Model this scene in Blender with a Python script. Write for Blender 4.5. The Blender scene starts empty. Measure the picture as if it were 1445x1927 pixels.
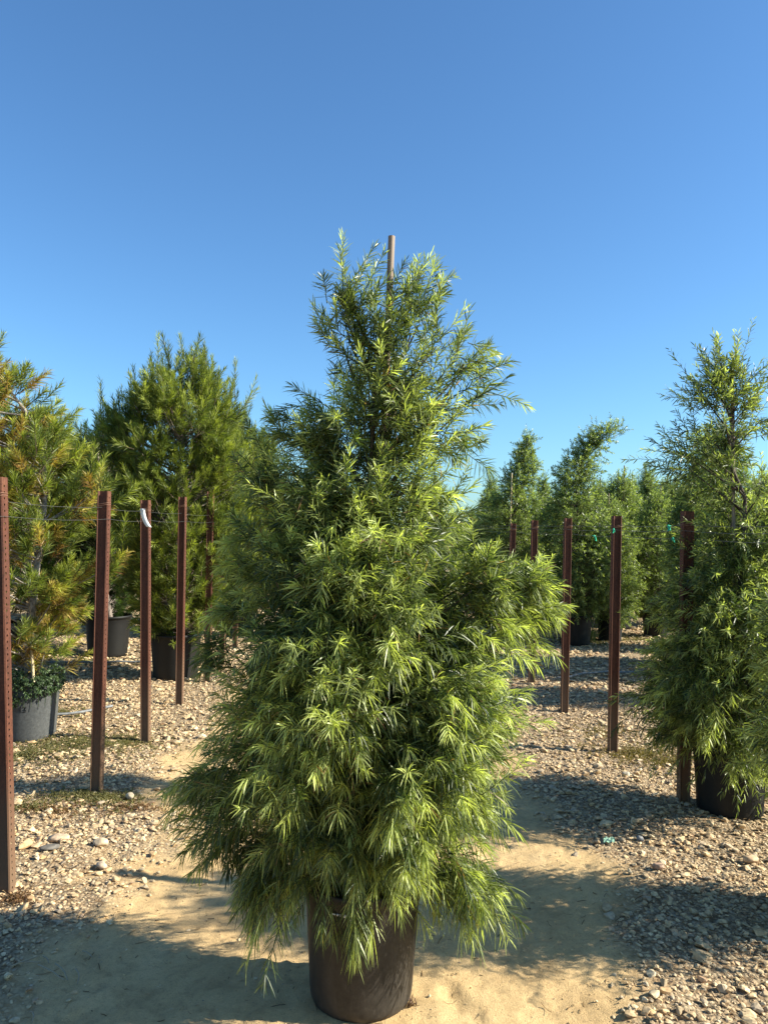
import bpy, math, random
import numpy as np
from mathutils import Vector, Matrix

# ------------------------------------------------------------------ camera, sky, sun, exposure
sc = bpy.context.scene
COL = sc.collection
F_PX, CX, CY = 1467.0, 722.5, 963.5          # focal length and centre of the photograph in its own pixels
CAM_H, PITCH, ROLL = 1.65, math.radians(1.05), math.radians(1.0)
cam_data = bpy.data.cameras.new('camera')
cam = bpy.data.objects.new('camera', cam_data)
COL.objects.link(cam)
cam_data.sensor_fit = 'VERTICAL'
cam_data.sensor_height = 36.0
cam_data.sensor_width = 27.0
cam_data.lens = 36.0 * F_PX / 1927.0
cam_data.clip_start = 0.05
cam_data.clip_end = 3000.0
CAM_R = (Matrix.Rotation(math.pi / 2 + PITCH, 3, 'X') @ Matrix.Rotation(ROLL, 3, 'Z'))
cam.location = (0, 0, CAM_H)
cam.rotation_euler = CAM_R.to_euler()
sc.camera = cam

SUN_EL, SUN_AZ = math.radians(30.0), math.radians(93.5)   # azimuth clockwise from +Y
world = bpy.data.worlds.new('World')
sc.world = world
world.use_nodes = True
wn = world.node_tree
for n in list(wn.nodes):
    wn.nodes.remove(n)
wo = wn.nodes.new('ShaderNodeOutputWorld')
wb = wn.nodes.new('ShaderNodeBackground')
sky = wn.nodes.new('ShaderNodeTexSky')
sky.sky_type = 'NISHITA'
sky.sun_disc = False
sky.sun_elevation = SUN_EL
sky.sun_rotation = SUN_AZ
sky.altitude = 50
sky.air_density = 1.0
sky.dust_density = 0.6
sky.ozone_density = 2.0
wb.inputs['Strength'].default_value = 0.063
tintn = wn.nodes.new('ShaderNodeMix')         # deep dry-air blue
tintn.data_type = 'RGBA'; tintn.blend_type = 'MULTIPLY'
tintn.inputs[0].default_value = 1.0
tintn.inputs[7].default_value = (0.69, 1.07, 1.36, 1)
wn.links.new(sky.outputs[0], tintn.inputs[6])
wn.links.new(tintn.outputs[2], wb.inputs[0])
wn.links.new(wb.outputs[0], wo.inputs[0])

sl = bpy.data.lights.new('sun', 'SUN')
sl.energy = 5.0
sl.angle = math.radians(0.53)
sl.color = (1.0, 0.95, 0.82)
sun = bpy.data.objects.new('sun', sl)
COL.objects.link(sun)
to_sun = Vector((math.sin(SUN_AZ) * math.cos(SUN_EL), math.cos(SUN_AZ) * math.cos(SUN_EL), math.sin(SUN_EL)))
sun.rotation_euler = (-to_sun).to_track_quat('-Z', 'Y').to_euler()
sun.location = (20, -4, 20)

sc.view_settings.view_transform = 'Standard'
sc.view_settings.look = 'None'
sc.view_settings.exposure = 1.3
sc.view_settings.gamma = 1.0
sc.cycles.max_bounces = 6
sc.cycles.diffuse_bounces = 3
sc.cycles.glossy_bounces = 2
sc.cycles.transmission_bounces = 4


def ray(px, py):
    return CAM_R @ Vector(((px - CX) / F_PX, -(py - CY) / F_PX, -1.0))


def G(px, py):                                # the ground point seen at a pixel
    d = ray(px, py)
    k = -CAM_H / d.z
    return np.array((d.x * k, d.y * k, 0.0))


def D(px, py, depth):                         # the point at a pixel, DEPTH metres ahead
    d = ray(px, py)
    k = depth / d.y
    return np.array((d.x * k, depth, CAM_H + d.z * k))


# ------------------------------------------------------------------ scene-graph helpers
def tag(o, label=None, cat=None, group=None, kind=None):
    if label: o['label'] = label
    if cat: o['category'] = cat
    if group: o['group'] = group
    if kind: o['kind'] = kind
    return o


def empty(name, loc=(0, 0, 0), rz=0.0):
    o = bpy.data.objects.new(name, None)
    o.empty_display_size = 0.1
    o.location = loc
    o.rotation_euler = (0, 0, rz)
    COL.objects.link(o)
    return o


def copy_tree(o, parent=None):
    c = o.copy()
    COL.objects.link(c)
    if parent is not None:
        c.parent = parent
    for ch in list(o.children):
        copy_tree(ch, c)
    return c


def link_mesh(name, me, parent=None, loc=None):
    o = bpy.data.objects.new(name, me)
    COL.objects.link(o)
    if parent is not None:
        o.parent = parent
    if loc is not None:
        o.location = loc
    return o


class Geo:
    """Collects numpy quads and triangles with a colour per vertex and a material per face."""
    def __init__(self):
        self.v, self.c, self.q, self.t, self.qm, self.tm, self.n = [], [], [], [], [], [], 0

    def add(self, v, quads=None, tris=None, mat=0, col=None):
        v = np.asarray(v, float).reshape(-1, 3)
        if col is None:
            col = np.ones((len(v), 3)) * 0.5
        col = np.broadcast_to(np.asarray(col, float), (len(v), 3))
        self.v.append(v); self.c.append(col)
        if quads is not None and len(quads):
            q = np.asarray(quads, np.int64).reshape(-1, 4)
            self.q.append(q + self.n); self.qm.append(np.full(len(q), mat))
        if tris is not None and len(tris):
            t = np.asarray(tris, np.int64).reshape(-1, 3)
            self.t.append(t + self.n); self.tm.append(np.full(len(t), mat))
        self.n += len(v)
        return self

    def mesh(self, name, mats, smooth=True):
        v = np.concatenate(self.v); c = np.concatenate(self.c)
        q = np.concatenate(self.q) if self.q else np.zeros((0, 4), np.int64)
        t = np.concatenate(self.t) if self.t else np.zeros((0, 3), np.int64)
        qm = np.concatenate(self.qm) if self.qm else np.zeros(0)
        tm = np.concatenate(self.tm) if self.tm else np.zeros(0)
        me = bpy.data.meshes.new(name)
        me.vertices.add(len(v))
        me.vertices.foreach_set('co', v.astype(np.float32).ravel())
        idx = np.concatenate([q.ravel(), t.ravel()]).astype(np.int32)
        me.loops.add(len(idx))
        me.loops.foreach_set('vertex_index', idx)
        me.polygons.add(len(q) + len(t))
        starts = np.concatenate([np.arange(len(q)) * 4, len(q) * 4 + np.arange(len(t)) * 3]).astype(np.int32)
        me.polygons.foreach_set('loop_start', starts)
        me.polygons.foreach_set('material_index', np.concatenate([qm, tm]).astype(np.int32))
        me.update(calc_edges=True)
        me.polygons.foreach_set('use_smooth', np.full(len(me.polygons), bool(smooth)))
        ca = me.color_attributes.new('tint', 'FLOAT_COLOR', 'POINT')
        ca.data.foreach_set('color', np.concatenate([c, np.ones((len(c), 1))], 1).astype(np.float32).ravel())
        for m in mats:
            me.materials.append(m)
        me.validate()
        return me

    def build(self, name, mats, parent=None, loc=None, smooth=True):
        return link_mesh(name, self.mesh(name, mats, smooth), parent, loc)


def unit(a):
    return a / np.maximum(np.linalg.norm(a, axis=-1, keepdims=True), 1e-9)


def frame(T):
    ref = np.where(np.abs(T[..., 2:3]) > 0.9, np.array((1.0, 0, 0)), np.array((0, 0, 1.0)))
    u = unit(np.cross(T, ref))
    return u, np.cross(T, u)


def tubes(geo, P, R, sides=5, mat=0, col=None, cap=False):
    """P: (N, M, 3) polylines, R: (N, M) radii."""
    P = np.asarray(P, float); R = np.asarray(R, float)
    N, M, _ = P.shape
    T = unit(np.gradient(P, axis=1))
    u, v = frame(T)
    a = np.arange(sides) * 2 * math.pi / sides
    ring = u[:, :, None, :] * np.cos(a)[None, None, :, None] + v[:, :, None, :] * np.sin(a)[None, None, :, None]
    V = P[:, :, None, :] + ring * R[:, :, None, None]
    i = np.arange(N)[:, None, None] * M * sides + np.arange(M - 1)[None, :, None] * sides
    k = np.arange(sides)[None, None, :]; k2 = (k + 1) % sides
    q = np.stack([i + k, i + k2, i + sides + k2, i + sides + k], -1).reshape(-1, 4)
    if col is not None:
        col = np.asarray(col, float)
        if col.ndim == 2:
            col = np.repeat(col, M * sides, 0)
    geo.add(V.reshape(-1, 3), quads=q, mat=mat, col=col)
    if cap:
        for n in range(N):
            for m in (0, M - 1):
                c = V[n, m]
                geo.add(np.concatenate([c, c.mean(0, keepdims=True)]),
                        tris=[(j, (j + 1) % sides, sides) for j in range(sides)], mat=mat,
                        col=None if col is None else col[:1])


def lathe(geo, prof, seg=48, mat=0, center=(0, 0, 0), col=None):
    prof = np.asarray(prof, float)
    a = np.arange(seg) * 2 * math.pi / seg
    V = np.stack([prof[:, None, 0] * np.cos(a), prof[:, None, 0] * np.sin(a), np.repeat(prof[:, 1:2], seg, 1)], -1)
    V = V + np.asarray(center)
    m = len(prof)
    i = np.arange(m - 1)[:, None] * seg; k = np.arange(seg)[None]; k2 = (k + 1) % seg
    q = np.stack([i + k, i + k2, i + seg + k2, i + seg + k], -1).reshape(-1, 4)
    geo.add(V.reshape(-1, 3), quads=q, mat=mat, col=col)


def bend_noise(x, y, seed, scale):
    """Cheap smooth 2-D noise from a few sines."""
    r = np.random.default_rng(seed)
    s = np.zeros_like(x, dtype=float)
    for k in range(7):
        a = r.uniform(0, 2 * math.pi); f = r.uniform(0.6, 2.2) / scale; p = r.uniform(0, 6.28)
        s += np.sin((x * math.cos(a) + y * math.sin(a)) * f * 2 * math.pi + p) / 7 ** 0.5
    return s


# ------------------------------------------------------------------ materials
def new_mat(name):
    m = bpy.data.materials.new(name)
    m.use_nodes = True
    nt = m.node_tree
    for n in list(nt.nodes):
        nt.nodes.remove(n)
    out = nt.nodes.new('ShaderNodeOutputMaterial')
    b = nt.nodes.new('ShaderNodeBsdfPrincipled')
    nt.links.new(b.outputs[0], out.inputs[0])
    return m, nt, b, out


def N(nt, kind, **kw):
    n = nt.nodes.new(kind)
    for k, v in kw.items():
        if k in n.inputs:
            n.inputs[k].default_value = v
        else:
            setattr(n, k, v)
    return n


def ramp(nt, src, stops):
    r = nt.nodes.new('ShaderNodeValToRGB')
    el = r.color_ramp.elements
    while len(el) < len(stops):
        el.new(0.5)
    for e, (p, c) in zip(el, stops):
        e.position = p
        e.color = (c[0], c[1], c[2], 1) if not np.isscalar(c) else (c, c, c, 1)
    nt.links.new(src, r.inputs[0])
    return r.outputs[0]


def mix(nt, fac, a, b, mode='MIX'):
    m = nt.nodes.new('ShaderNodeMix')
    m.data_type = 'RGBA'; m.blend_type = mode
    for sock, val in ((m.inputs[0], fac), (m.inputs[6], a), (m.inputs[7], b)):
        if hasattr(val, 'is_output'):
            nt.links.new(val, sock)
        elif np.isscalar(val):
            sock.default_value = val
        else:
            sock.default_value = (val[0], val[1], val[2], 1)
    return m.outputs[2]


def bump(nt, b, height, strength, dist):
    bp = N(nt, 'ShaderNodeBump', Strength=strength, Distance=dist)
    nt.links.new(height, bp.inputs['Height'])
    nt.links.new(bp.outputs[0], b.inputs['Normal'])


def coords(nt, kind='Object'):
    return nt.nodes.new('ShaderNodeTexCoord').outputs[kind]


def leaf_material(name, rough=0.38, trans=0.3, spec=0.5):
    m, nt, b, out = new_mat(name)
    at = N(nt, 'ShaderNodeVertexColor', layer_name='tint')
    nt.links.new(at.outputs[0], b.inputs['Base Color'])
    b.inputs['Roughness'].default_value = rough
    b.inputs['Specular IOR Level'].default_value = spec
    tr = N(nt, 'ShaderNodeBsdfTranslucent')
    tc = mix(nt, 1.0, at.outputs[0], (1.62, 1.7, 0.70), 'MULTIPLY')
    nt.links.new(tc, tr.inputs[0])
    mx = N(nt, 'ShaderNodeMixShader', Fac=trans)
    nt.links.new(b.outputs[0], mx.inputs[1]); nt.links.new(tr.outputs[0], mx.inputs[2])
    nt.links.new(mx.outputs[0], out.inputs[0])
    return m


def tint_material(name, rough=0.8, spec=0.3, noise_scale=None, noise_amt=0.5, bump_d=0.0):
    m, nt, b, out = new_mat(name)
    at = N(nt, 'ShaderNodeVertexColor', layer_name='tint')
    c = at.outputs[0]
    if noise_scale:
        nz = N(nt, 'ShaderNodeTexNoise', Scale=noise_scale, Detail=4.0)
        nt.links.new(coords(nt), nz.inputs['Vector'])
        g = ramp(nt, nz.outputs[0], [(0.3, 1 - noise_amt), (0.7, 1 + noise_amt * 0.6)])
        c = mix(nt, 1.0, c, g, 'MULTIPLY')
        if bump_d:
            bump(nt, b, nz.outputs[0], 0.6, bump_d)
    nt.links.new(c, b.inputs['Base Color'])
    b.inputs['Roughness'].default_value = rough
    b.inputs['Specular IOR Level'].default_value = spec
    return m


M_LEAF = leaf_material('fern_pine_leaf', 0.42, 0.42, 0.5)
M_NEEDLE = leaf_material('pine_needle', 0.5, 0.35, 0.35)
M_WEED = leaf_material('weed_leaf', 0.5, 0.3, 0.35)
M_BARK = tint_material('bark', 0.85, 0.2, 40.0, 0.6, 0.004)
M_STONE = tint_material('river_stone', 0.75, 0.35, 60.0, 0.35, 0.001)
M_LITTER = tint_material('dry_litter', 0.85, 0.2)


def make_wood(name, a, b_):
    m, nt, b, out = new_mat(name)
    co = coords(nt)
    mp = N(nt, 'ShaderNodeMapping'); mp.inputs['Scale'].default_value = (60, 60, 3.5)
    nt.links.new(co, mp.inputs['Vector'])
    nz = N(nt, 'ShaderNodeTexNoise', Scale=1.0, Detail=6.0, Distortion=0.6)
    nt.links.new(mp.outputs[0], nz.inputs['Vector'])
    nt.links.new(ramp(nt, nz.outputs[0], [(0.3, a), (0.7, b_)]), b.inputs['Base Color'])
    b.inputs['Roughness'].default_value = 0.8
    bump(nt, b, nz.outputs[0], 0.5, 0.002)
    return m


M_STAKE = make_wood('weathered_wood', (0.12, 0.085, 0.06), (0.34, 0.26, 0.19))
M_STAKE_PALE = make_wood('pale_wood', (0.42, 0.32, 0.17), (0.62, 0.5, 0.3))


def make_rust():
    m, nt, b, out = new_mat('rusty_steel')
    co = coords(nt)
    n1 = N(nt, 'ShaderNodeTexNoise', Scale=14.0, Detail=8.0, Roughness=0.7)
    n2 = N(nt, 'ShaderNodeTexNoise', Scale=110.0, Detail=5.0, Roughness=0.7)
    mp = N(nt, 'ShaderNodeMapping'); mp.inputs['Scale'].default_value = (1, 1, 0.35)
    nt.links.new(co, mp.inputs['Vector'])
    nt.links.new(mp.outputs[0], n1.inputs['Vector']); nt.links.new(co, n2.inputs['Vector'])
    c1 = ramp(nt, n1.outputs[0], [(0.3, (0.046, 0.0165, 0.009)), (0.5, (0.098, 0.034, 0.018)), (0.62, (0.12, 0.044, 0.022)), (0.78, (0.19, 0.085, 0.042))])
    c2 = ramp(nt, n2.outputs[0], [(0.35, 0.62), (0.7, 1.25)])
    c = mix(nt, 1.0, c1, c2, 'MULTIPLY')
    # tan earth splashed up the foot of each post
    sx = N(nt, 'ShaderNodeSeparateXYZ'); nt.links.new(co, sx.inputs[0])
    ad = N(nt, 'ShaderNodeMath', operation='MULTIPLY_ADD')
    nt.links.new(n1.outputs[0], ad.inputs[0]); ad.inputs[1].default_value = 0.5; nt.links.new(sx.outputs[2], ad.inputs[2])
    f = ramp(nt, ad.outputs[0], [(0.30, 0.85), (0.62, 0.45), (0.85, 0.0)])
    c = mix(nt, f, c, (0.15, 0.095, 0.055))
    nt.links.new(c, b.inputs['Base Color'])
    b.inputs['Roughness'].default_value = 0.72
    b.inputs['Specular IOR Level'].default_value = 0.3
    bump(nt, b, n2.outputs[0], 0.35, 0.0015)
    return m


M_RUST = make_rust()


def make_pot_plastic(name, dark, dusty, dust=0.6):
    m, nt, b, out = new_mat(name)
    co = coords(nt)
    n1 = N(nt, 'ShaderNodeTexNoise', Scale=6.0, Detail=8.0, Roughness=0.7)
    n2 = N(nt, 'ShaderNodeTexNoise', Scale=60.0, Detail=6.0, Roughness=0.75)
    mp = N(nt, 'ShaderNodeMapping'); mp.inputs['Scale'].default_value = (1.6, 1.6, 0.45)
    nt.links.new(co, mp.inputs['Vector'])
    nt.links.new(mp.outputs[0], n1.inputs['Vector']); nt.links.new(co, n2.inputs['Vector'])
    sx = N(nt, 'ShaderNodeSeparateXYZ'); nt.links.new(co, sx.inputs[0])
    ad = N(nt, 'ShaderNodeMath', operation='MULTIPLY_ADD')       # dust gathers towards the foot
    nt.links.new(sx.outputs[2], ad.inputs[0]); ad.inputs[1].default_value = -0.75; nt.links.new(n1.outputs[0], ad.inputs[2])
    f = ramp(nt, ad.outputs[0], [(0.12, 0.12 * dust), (0.36, 0.5 * dust), (0.56, dust)])
    c = mix(nt, f, dark, dusty)
    g = ramp(nt, n2.outputs[0], [(0.3, 0.62), (0.72, 1.5)])
    ms = N(nt, 'ShaderNodeMapping'); ms.inputs['Scale'].default_value = (34, 34, 5)
    ms.inputs['Rotation'].default_value = (0.5, 0.35, 0)
    nt.links.new(co, ms.inputs['Vector'])
    n3 = N(nt, 'ShaderNodeTexNoise', Scale=1.0, Detail=5.0, Roughness=0.7, Distortion=1.2)
    nt.links.new(ms.outputs[0], n3.inputs['Vector'])
    sf = ramp(nt, n3.outputs[0], [(0.60, 0.0), (0.70, 0.5 * dust)])
    c = mix(nt, sf, c, (dusty[0] * 1.3, dusty[1] * 1.3, dusty[2] * 1.3))
    nt.links.new(mix(nt, 1.0, c, g, 'MULTIPLY'), b.inputs['Base Color'])
    b.inputs['Roughness'].default_value = 0.55
    b.inputs['Specular IOR Level'].default_value = 0.3
    bump(nt, b, n2.outputs[0], 0.2, 0.001)
    return m


M_POT = make_pot_plastic('dusty_pot_plastic', (0.0075, 0.0066, 0.0057), (0.080, 0.067, 0.052), 0.45)
M_POT_DARK = make_pot_plastic('black_pot_plastic', (0.005, 0.005, 0.0048), (0.028, 0.026, 0.022), 0.3)
M_POT_GREY = make_pot_plastic('grey_pot_plastic', (0.055, 0.058, 0.058), (0.085, 0.085, 0.078), 0.5)


def flat_mat(name, col, rough=0.6, spec=0.4, scale=30.0, amt=0.25):
    m, nt, b, out = new_mat(name)
    nz = N(nt, 'ShaderNodeTexNoise', Scale=scale, Detail=5.0)
    nt.links.new(coords(nt), nz.inputs['Vector'])
    g = ramp(nt, nz.outputs[0], [(0.3, 1 - amt), (0.7, 1 + amt)])
    nt.links.new(mix(nt, 1.0, col, g, 'MULTIPLY'), b.inputs['Base Color'])
    b.inputs['Roughness'].default_value = rough
    b.inputs['Specular IOR Level'].default_value = spec
    return m


M_SOIL = flat_mat('potting_soil', (0.035, 0.022, 0.014), 0.95, 0.1, 60, 0.6)
M_WIRE = flat_mat('galvanised_wire', (0.07, 0.07, 0.062), 0.5, 0.5)
M_WHITE = flat_mat('white_plastic', (0.78, 0.77, 0.72), 0.5, 0.4, 12, 0.06)
M_GREEN = flat_mat('green_tape', (0.015, 0.42, 0.24), 0.45, 0.4, 20, 0.2)
M_GREEN_DARK = flat_mat('dark_green_tape', (0.01, 0.11, 0.065), 0.45, 0.4, 20, 0.2)
M_PIPE = flat_mat('grey_drip_pipe', (0.17, 0.175, 0.175), 0.55, 0.4, 20, 0.35)
M_INK = flat_mat('black_ink', (0.012, 0.012, 0.012), 0.6, 0.3)

# ------------------------------------------------------------------ ground
ROW = np.array((-62.0 / F_PX, 1.0))           # the rows run towards the vanishing point


def path_edges(y):
    return -1.06 + ROW[0] * y, 1.20 + ROW[0] * y


def gravel_amount(x, y):
    """0 on the bare dirt track, 1 on the gravel beds."""
    el, er = path_edges(y)
    w = 0.13 * bend_noise(x, y, 5, 1.6) + 0.05 * bend_noise(x, y, 6, 0.4)
    d = np.maximum(el - x, x - er) + w
    return np.clip((d + 0.12) / 0.32, 0, 1)


_pr = random.Random(8)
PRINTS = [(_pr.uniform(0.25, 1.0), _pr.uniform(2.2, 4.2), math.pi / 2 + _pr.gauss(0, 0.35)) for _ in range(11)] + \
         [(_pr.uniform(-1.1, -0.45), _pr.uniform(2.3, 4.4), math.pi / 2 + _pr.gauss(0, 0.35)) for _ in range(11)]


def ground_z(x, y):
    g = gravel_amount(x, y)
    near = np.exp(-np.hypot(x, y - 3) / 25.0)
    z = (0.012 * bend_noise(x, y, 11, 1.3) + 0.004 * bend_noise(x, y, 12, 0.33)) * (0.5 + 0.7 * g)
    z += 0.0030 * bend_noise(x, y, 13, 0.10) + 0.0016 * bend_noise(x, y, 14, 0.055)
    z += 0.015 * g
    for xc, s in ((-0.72, 0.17), (0.78, 0.17)):   # shallow wheel ruts
        z -= 0.012 * np.exp(-((x - xc - ROW[0] * y) / s) ** 2)
    for fx, fy, fa in PRINTS:                     # shallow shoe prints
        ca, sa = math.cos(fa), math.sin(fa)
        u = ((x - fx) * ca + (y - fy) * sa) / 0.135; v = (-(x - fx) * sa + (y - fy) * ca) / (0.045 + 0.008 * u)
        q = u * u + v * v
        z = z - 0.008 * np.exp(-q ** 3) + 0.004 * np.exp(-((q - 1.7) / 0.6) ** 2)
    return z * near


def axis(lo, dense_lo, dense_hi, hi, step, grow=1.16):
    a = list(np.arange(dense_lo, dense_hi, step))
    s, x = step, dense_hi
    up = []
    while x < hi:
        up.append(x); s *= grow; x += s
    up.append(hi)
    s, x = step, dense_lo
    dn = []
    while x > lo:
        s *= grow; x -= s
        dn.append(max(x, lo))
    return np.array(dn[::-1] + a + up)


xs = axis(-900, -3.6, 3.6, 900, 0.022)
ys = axis(-60, 1.9, 6.5, 1800, 0.022)
X, Y = np.meshgrid(xs, ys)
Z = ground_z(X, Y)
nx, ny = len(xs), len(ys)
i = np.arange(ny - 1)[:, None] * nx + np.arange(nx - 1)[None]
gq = np.stack([i, i + 1, i + nx + 1, i + nx], -1).reshape(-1, 4)
gcol = gravel_amount(X, Y).reshape(-1, 1)
gg = Geo().add(np.stack([X, Y, Z], -1).reshape(-1, 3), quads=gq, col=np.repeat(gcol, 3, 1))


def make_ground():
    m, nt, b, out = new_mat('earth_and_gravel')
    co = coords(nt)
    at = N(nt, 'ShaderNodeVertexColor', layer_name='tint')
    # dirt
    n1 = N(nt, 'ShaderNodeTexNoise', Scale=2.2, Detail=8.0, Roughness=0.65)
    n2 = N(nt, 'ShaderNodeTexNoise', Scale=38.0, Detail=8.0, Roughness=0.75)
    n3 = N(nt, 'ShaderNodeTexNoise', Scale=190.0, Detail=4.0, Roughness=0.7)
    for n in (n1, n2, n3):
        nt.links.new(co, n.inputs['Vector'])
    d1 = ramp(nt, n1.outputs[0], [(0.3, (0.50, 0.335, 0.160)), (0.52, (0.58, 0.40, 0.196)), (0.72, (0.63, 0.45, 0.235))])
    d2 = ramp(nt, n2.outputs[0], [(0.28, 0.66), (0.46, 0.97), (0.56, 1.0), (0.75, 1.18)])
    n4 = N(nt, 'ShaderNodeTexNoise', Scale=9.0, Detail=6.0, Roughness=0.6, Distortion=0.8)
    nt.links.new(co, n4.inputs['Vector'])
    d4 = ramp(nt, n4.outputs[0], [(0.32, 0.80), (0.5, 1.0), (0.7, 1.06)])
    d3 = ramp(nt, n3.outputs[0], [(0.30, 0.55), (0.42, 0.98), (0.75, 1.12)])
    dirt = mix(nt, 1.0, mix(nt, 1.0, mix(nt, 1.0, d1, d2, 'MULTIPLY'), d3, 'MULTIPLY'), d4, 'MULTIPLY')
    # fine stones between the modelled ones
    vo = N(nt, 'ShaderNodeTexVoronoi', Scale=62.0, Randomness=1.0)
    nt.links.new(co, vo.inputs['Vector'])
    sep = N(nt, 'ShaderNodeSeparateColor'); nt.links.new(vo.outputs['Color'], sep.inputs[0])
    st = ramp(nt, sep.outputs[0], [(0.0, (0.22, 0.14, 0.075)), (0.3, (0.36, 0.25, 0.145)), (0.6, (0.46, 0.34, 0.205)), (0.85, (0.53, 0.41, 0.26)), (1.0, (0.26, 0.185, 0.115))])
    rim = ramp(nt, vo.outputs['Distance'], [(0.25, 1.0), (0.75, 0.55)])
    stone = mix(nt, 1.0, st, rim, 'MULTIPLY')
    stone = mix(nt, 1.0, stone, d2, 'MULTIPLY')
    gm = ramp(nt, at.outputs[0], [(0.1, 0.0), (0.8, 1.0)])
    nt.links.new(mix(nt, gm, dirt, stone), b.inputs['Base Color'])
    b.inputs['Roughness'].default_value = 0.95
    b.inputs['Specular IOR Level'].default_value = 0.15
    hs = N(nt, 'ShaderNodeMath', operation='MULTIPLY_ADD')
    inv = ramp(nt, vo.outputs['Distance'], [(0.0, 1.0), (0.8, 0.0)])
    h1 = mix(nt, gm, n2.outputs[0], inv)
    h = mix(nt, 0.4, h1, n3.outputs[0])
    bump(nt, b, h, 1.0, 0.011)
    return m


M_GROUND = make_ground()
ground = gg.build('ground', [M_GROUND])
tag(ground, kind='structure')

# ------------------------------------------------------------------ gravel stones
def ico(sub):
    import bmesh
    bm = bmesh.new()
    bmesh.ops.create_icosphere(bm, subdivisions=sub, radius=1.0)
    v = np.array([p.co[:] for p in bm.verts]); f = np.array([[q.index for q in p.verts] for p in bm.faces])
    bm.free()
    return v, f


def stones(geo, x, y, size, rng, sub, flat=(0.28, 0.6), sink=0.3, earth=False):
    v0, f0 = ico(sub)
    nb = 10
    base = []
    for k in range(nb):
        r = np.random.default_rng(100 + k)
        v = v0.copy()
        for _ in range(7):                     # planed facets: stones are broken, not round
            n = unit(r.normal(size=3)); h = r.uniform(0.36, 0.75)
            d = v @ n
            v -= np.maximum(d - h, 0)[:, None] * n * 0.95
        v *= (1 + 0.05 * r.normal(size=(len(v), 1)))
        base.append(v)
    base = np.array(base)
    n = len(x)
    which = rng.integers(0, nb, n)
    V = base[which]
    sc3 = np.stack([np.ones(n), rng.uniform(0.55, 0.95, n), rng.uniform(flat[0], flat[1], n)], -1) * size[:, None] * 0.5
    V = V * sc3[:, None, :]
    tilt = rng.normal(0, 0.28, n); az = rng.uniform(0, 2 * math.pi, n)
    ct, st = np.cos(tilt)[:, None], np.sin(tilt)[:, None]
    V = np.stack([V[..., 0] * ct + V[..., 2] * st, V[..., 1], -V[..., 0] * st + V[..., 2] * ct], -1)
    ca, sa = np.cos(az)[:, None], np.sin(az)[:, None]
    V = np.stack([V[..., 0] * ca - V[..., 1] * sa, V[..., 0] * sa + V[..., 1] * ca, V[..., 2]], -1)
    V[..., 0] += x[:, None]; V[..., 1] += y[:, None]
    V[..., 2] += (ground_z(x, y) + sc3[:, 2] * (0.9 - sink * rng.uniform(0.2, 2.6, n)))[:, None]
    pal = np.array([(0.50, 0.375, 0.225), (0.58, 0.455, 0.285), (0.43, 0.315, 0.19), (0.53, 0.405, 0.25), (0.33, 0.275, 0.21), (0.39, 0.325, 0.24),
                    (0.62, 0.52, 0.36), (0.50, 0.33, 0.17), (0.45, 0.29, 0.18), (0.24, 0.21, 0.18)])
    pal = (pal * 0.72 + 0.28 * np.array((0.47, 0.36, 0.23))) * np.array((1.10, 1.04, 0.93))
    pc = pal[rng.choice(len(pal), n, p=[.18, .17, .14, .15, .08, .07, .09, .06, .04, .02])] * rng.uniform(0.8, 1.15, (n, 1))
    if earth:
        pc = np.array((0.53, 0.365, 0.18)) * rng.uniform(0.7, 1.15, (n, 1))
    nv = len(v0)
    F = (f0[None] + np.arange(n)[:, None, None] * nv).reshape(-1, 3)
    geo.add(V.reshape(-1, 3), tris=F, col=np.repeat(pc, nv, 0))


def scatter(rng, d0, d1, dens, margin=1.3):
    """Random ground points in the view wedge between two depths."""
    w = 0.5 * d1 + margin
    n = int(dens * 2 * w * (d1 - d0))
    x = rng.uniform(-w, w, n); y = rng.uniform(d0, d1, n)
    k = np.abs(x) < 0.5 * y + margin
    return x[k], y[k]


rng = np.random.default_rng(7)
gs = Geo(); gf = Geo()
for d0, d1, dens, med, sub in ((1.7, 3.2, 2300, 0.0185, 2), (3.2, 5.2, 2000, 0.0205, 2), (5.2, 8.0, 1500, 0.025, 1),
                               (8.0, 12.0, 620, 0.038, 1), (12.0, 20.0, 260, 0.05, 1)):
    x, y = scatter(rng, d0, d1, dens)
    g = gravel_amount(x, y)
    patch = 0.5 + 0.5 * bend_noise(x, y, 31, 0.8)
    k = rng.random(len(x)) < g ** 0.9 * np.clip(0.75 + 0.5 * patch, 0.45, 1)
    x, y = x[k], y[k]
    s = np.clip(med * np.exp(rng.normal(0, 0.48, len(x))), 0.008, 0.10)
    stones(gs if sub == 2 else gf, x, y, s, rng, sub)
# loose pebbles and crumbs on the dirt track
x, y = scatter(rng, 1.7, 9.0, 620, 0.3)
k = rng.random(len(x)) < np.clip(0.35 + 0.5 * gravel_amount(x, y), 0, 1)
x, y = x[k], y[k]
stones(gf, x, y, np.clip(0.006 * np.exp(rng.normal(0, 0.55, len(x))), 0.0025, 0.028), rng, 1)
x, y = scatter(rng, 1.7, 6.0, 1500, 0.2)
k = (gravel_amount(x, y) < 0.7) & (rng.random(len(x)) < np.clip(0.45 + 0.5 * bend_noise(x, y, 44, 0.5), 0.04, 1))
x, y = x[k], y[k]
stones(gf, x, y, np.clip(0.0042 * np.exp(rng.normal(0, 0.5, len(x))), 0.002, 0.016), rng, 1, (0.5, 0.9), 0.35, True)
tag(gs.build('gravel', [M_STONE], smooth=False), kind='stuff')
tag(gf.build('fine_gravel', [M_STONE], smooth=False), kind='stuff')

# ------------------------------------------------------------------ foliage
GOLD = 2.39996


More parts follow.
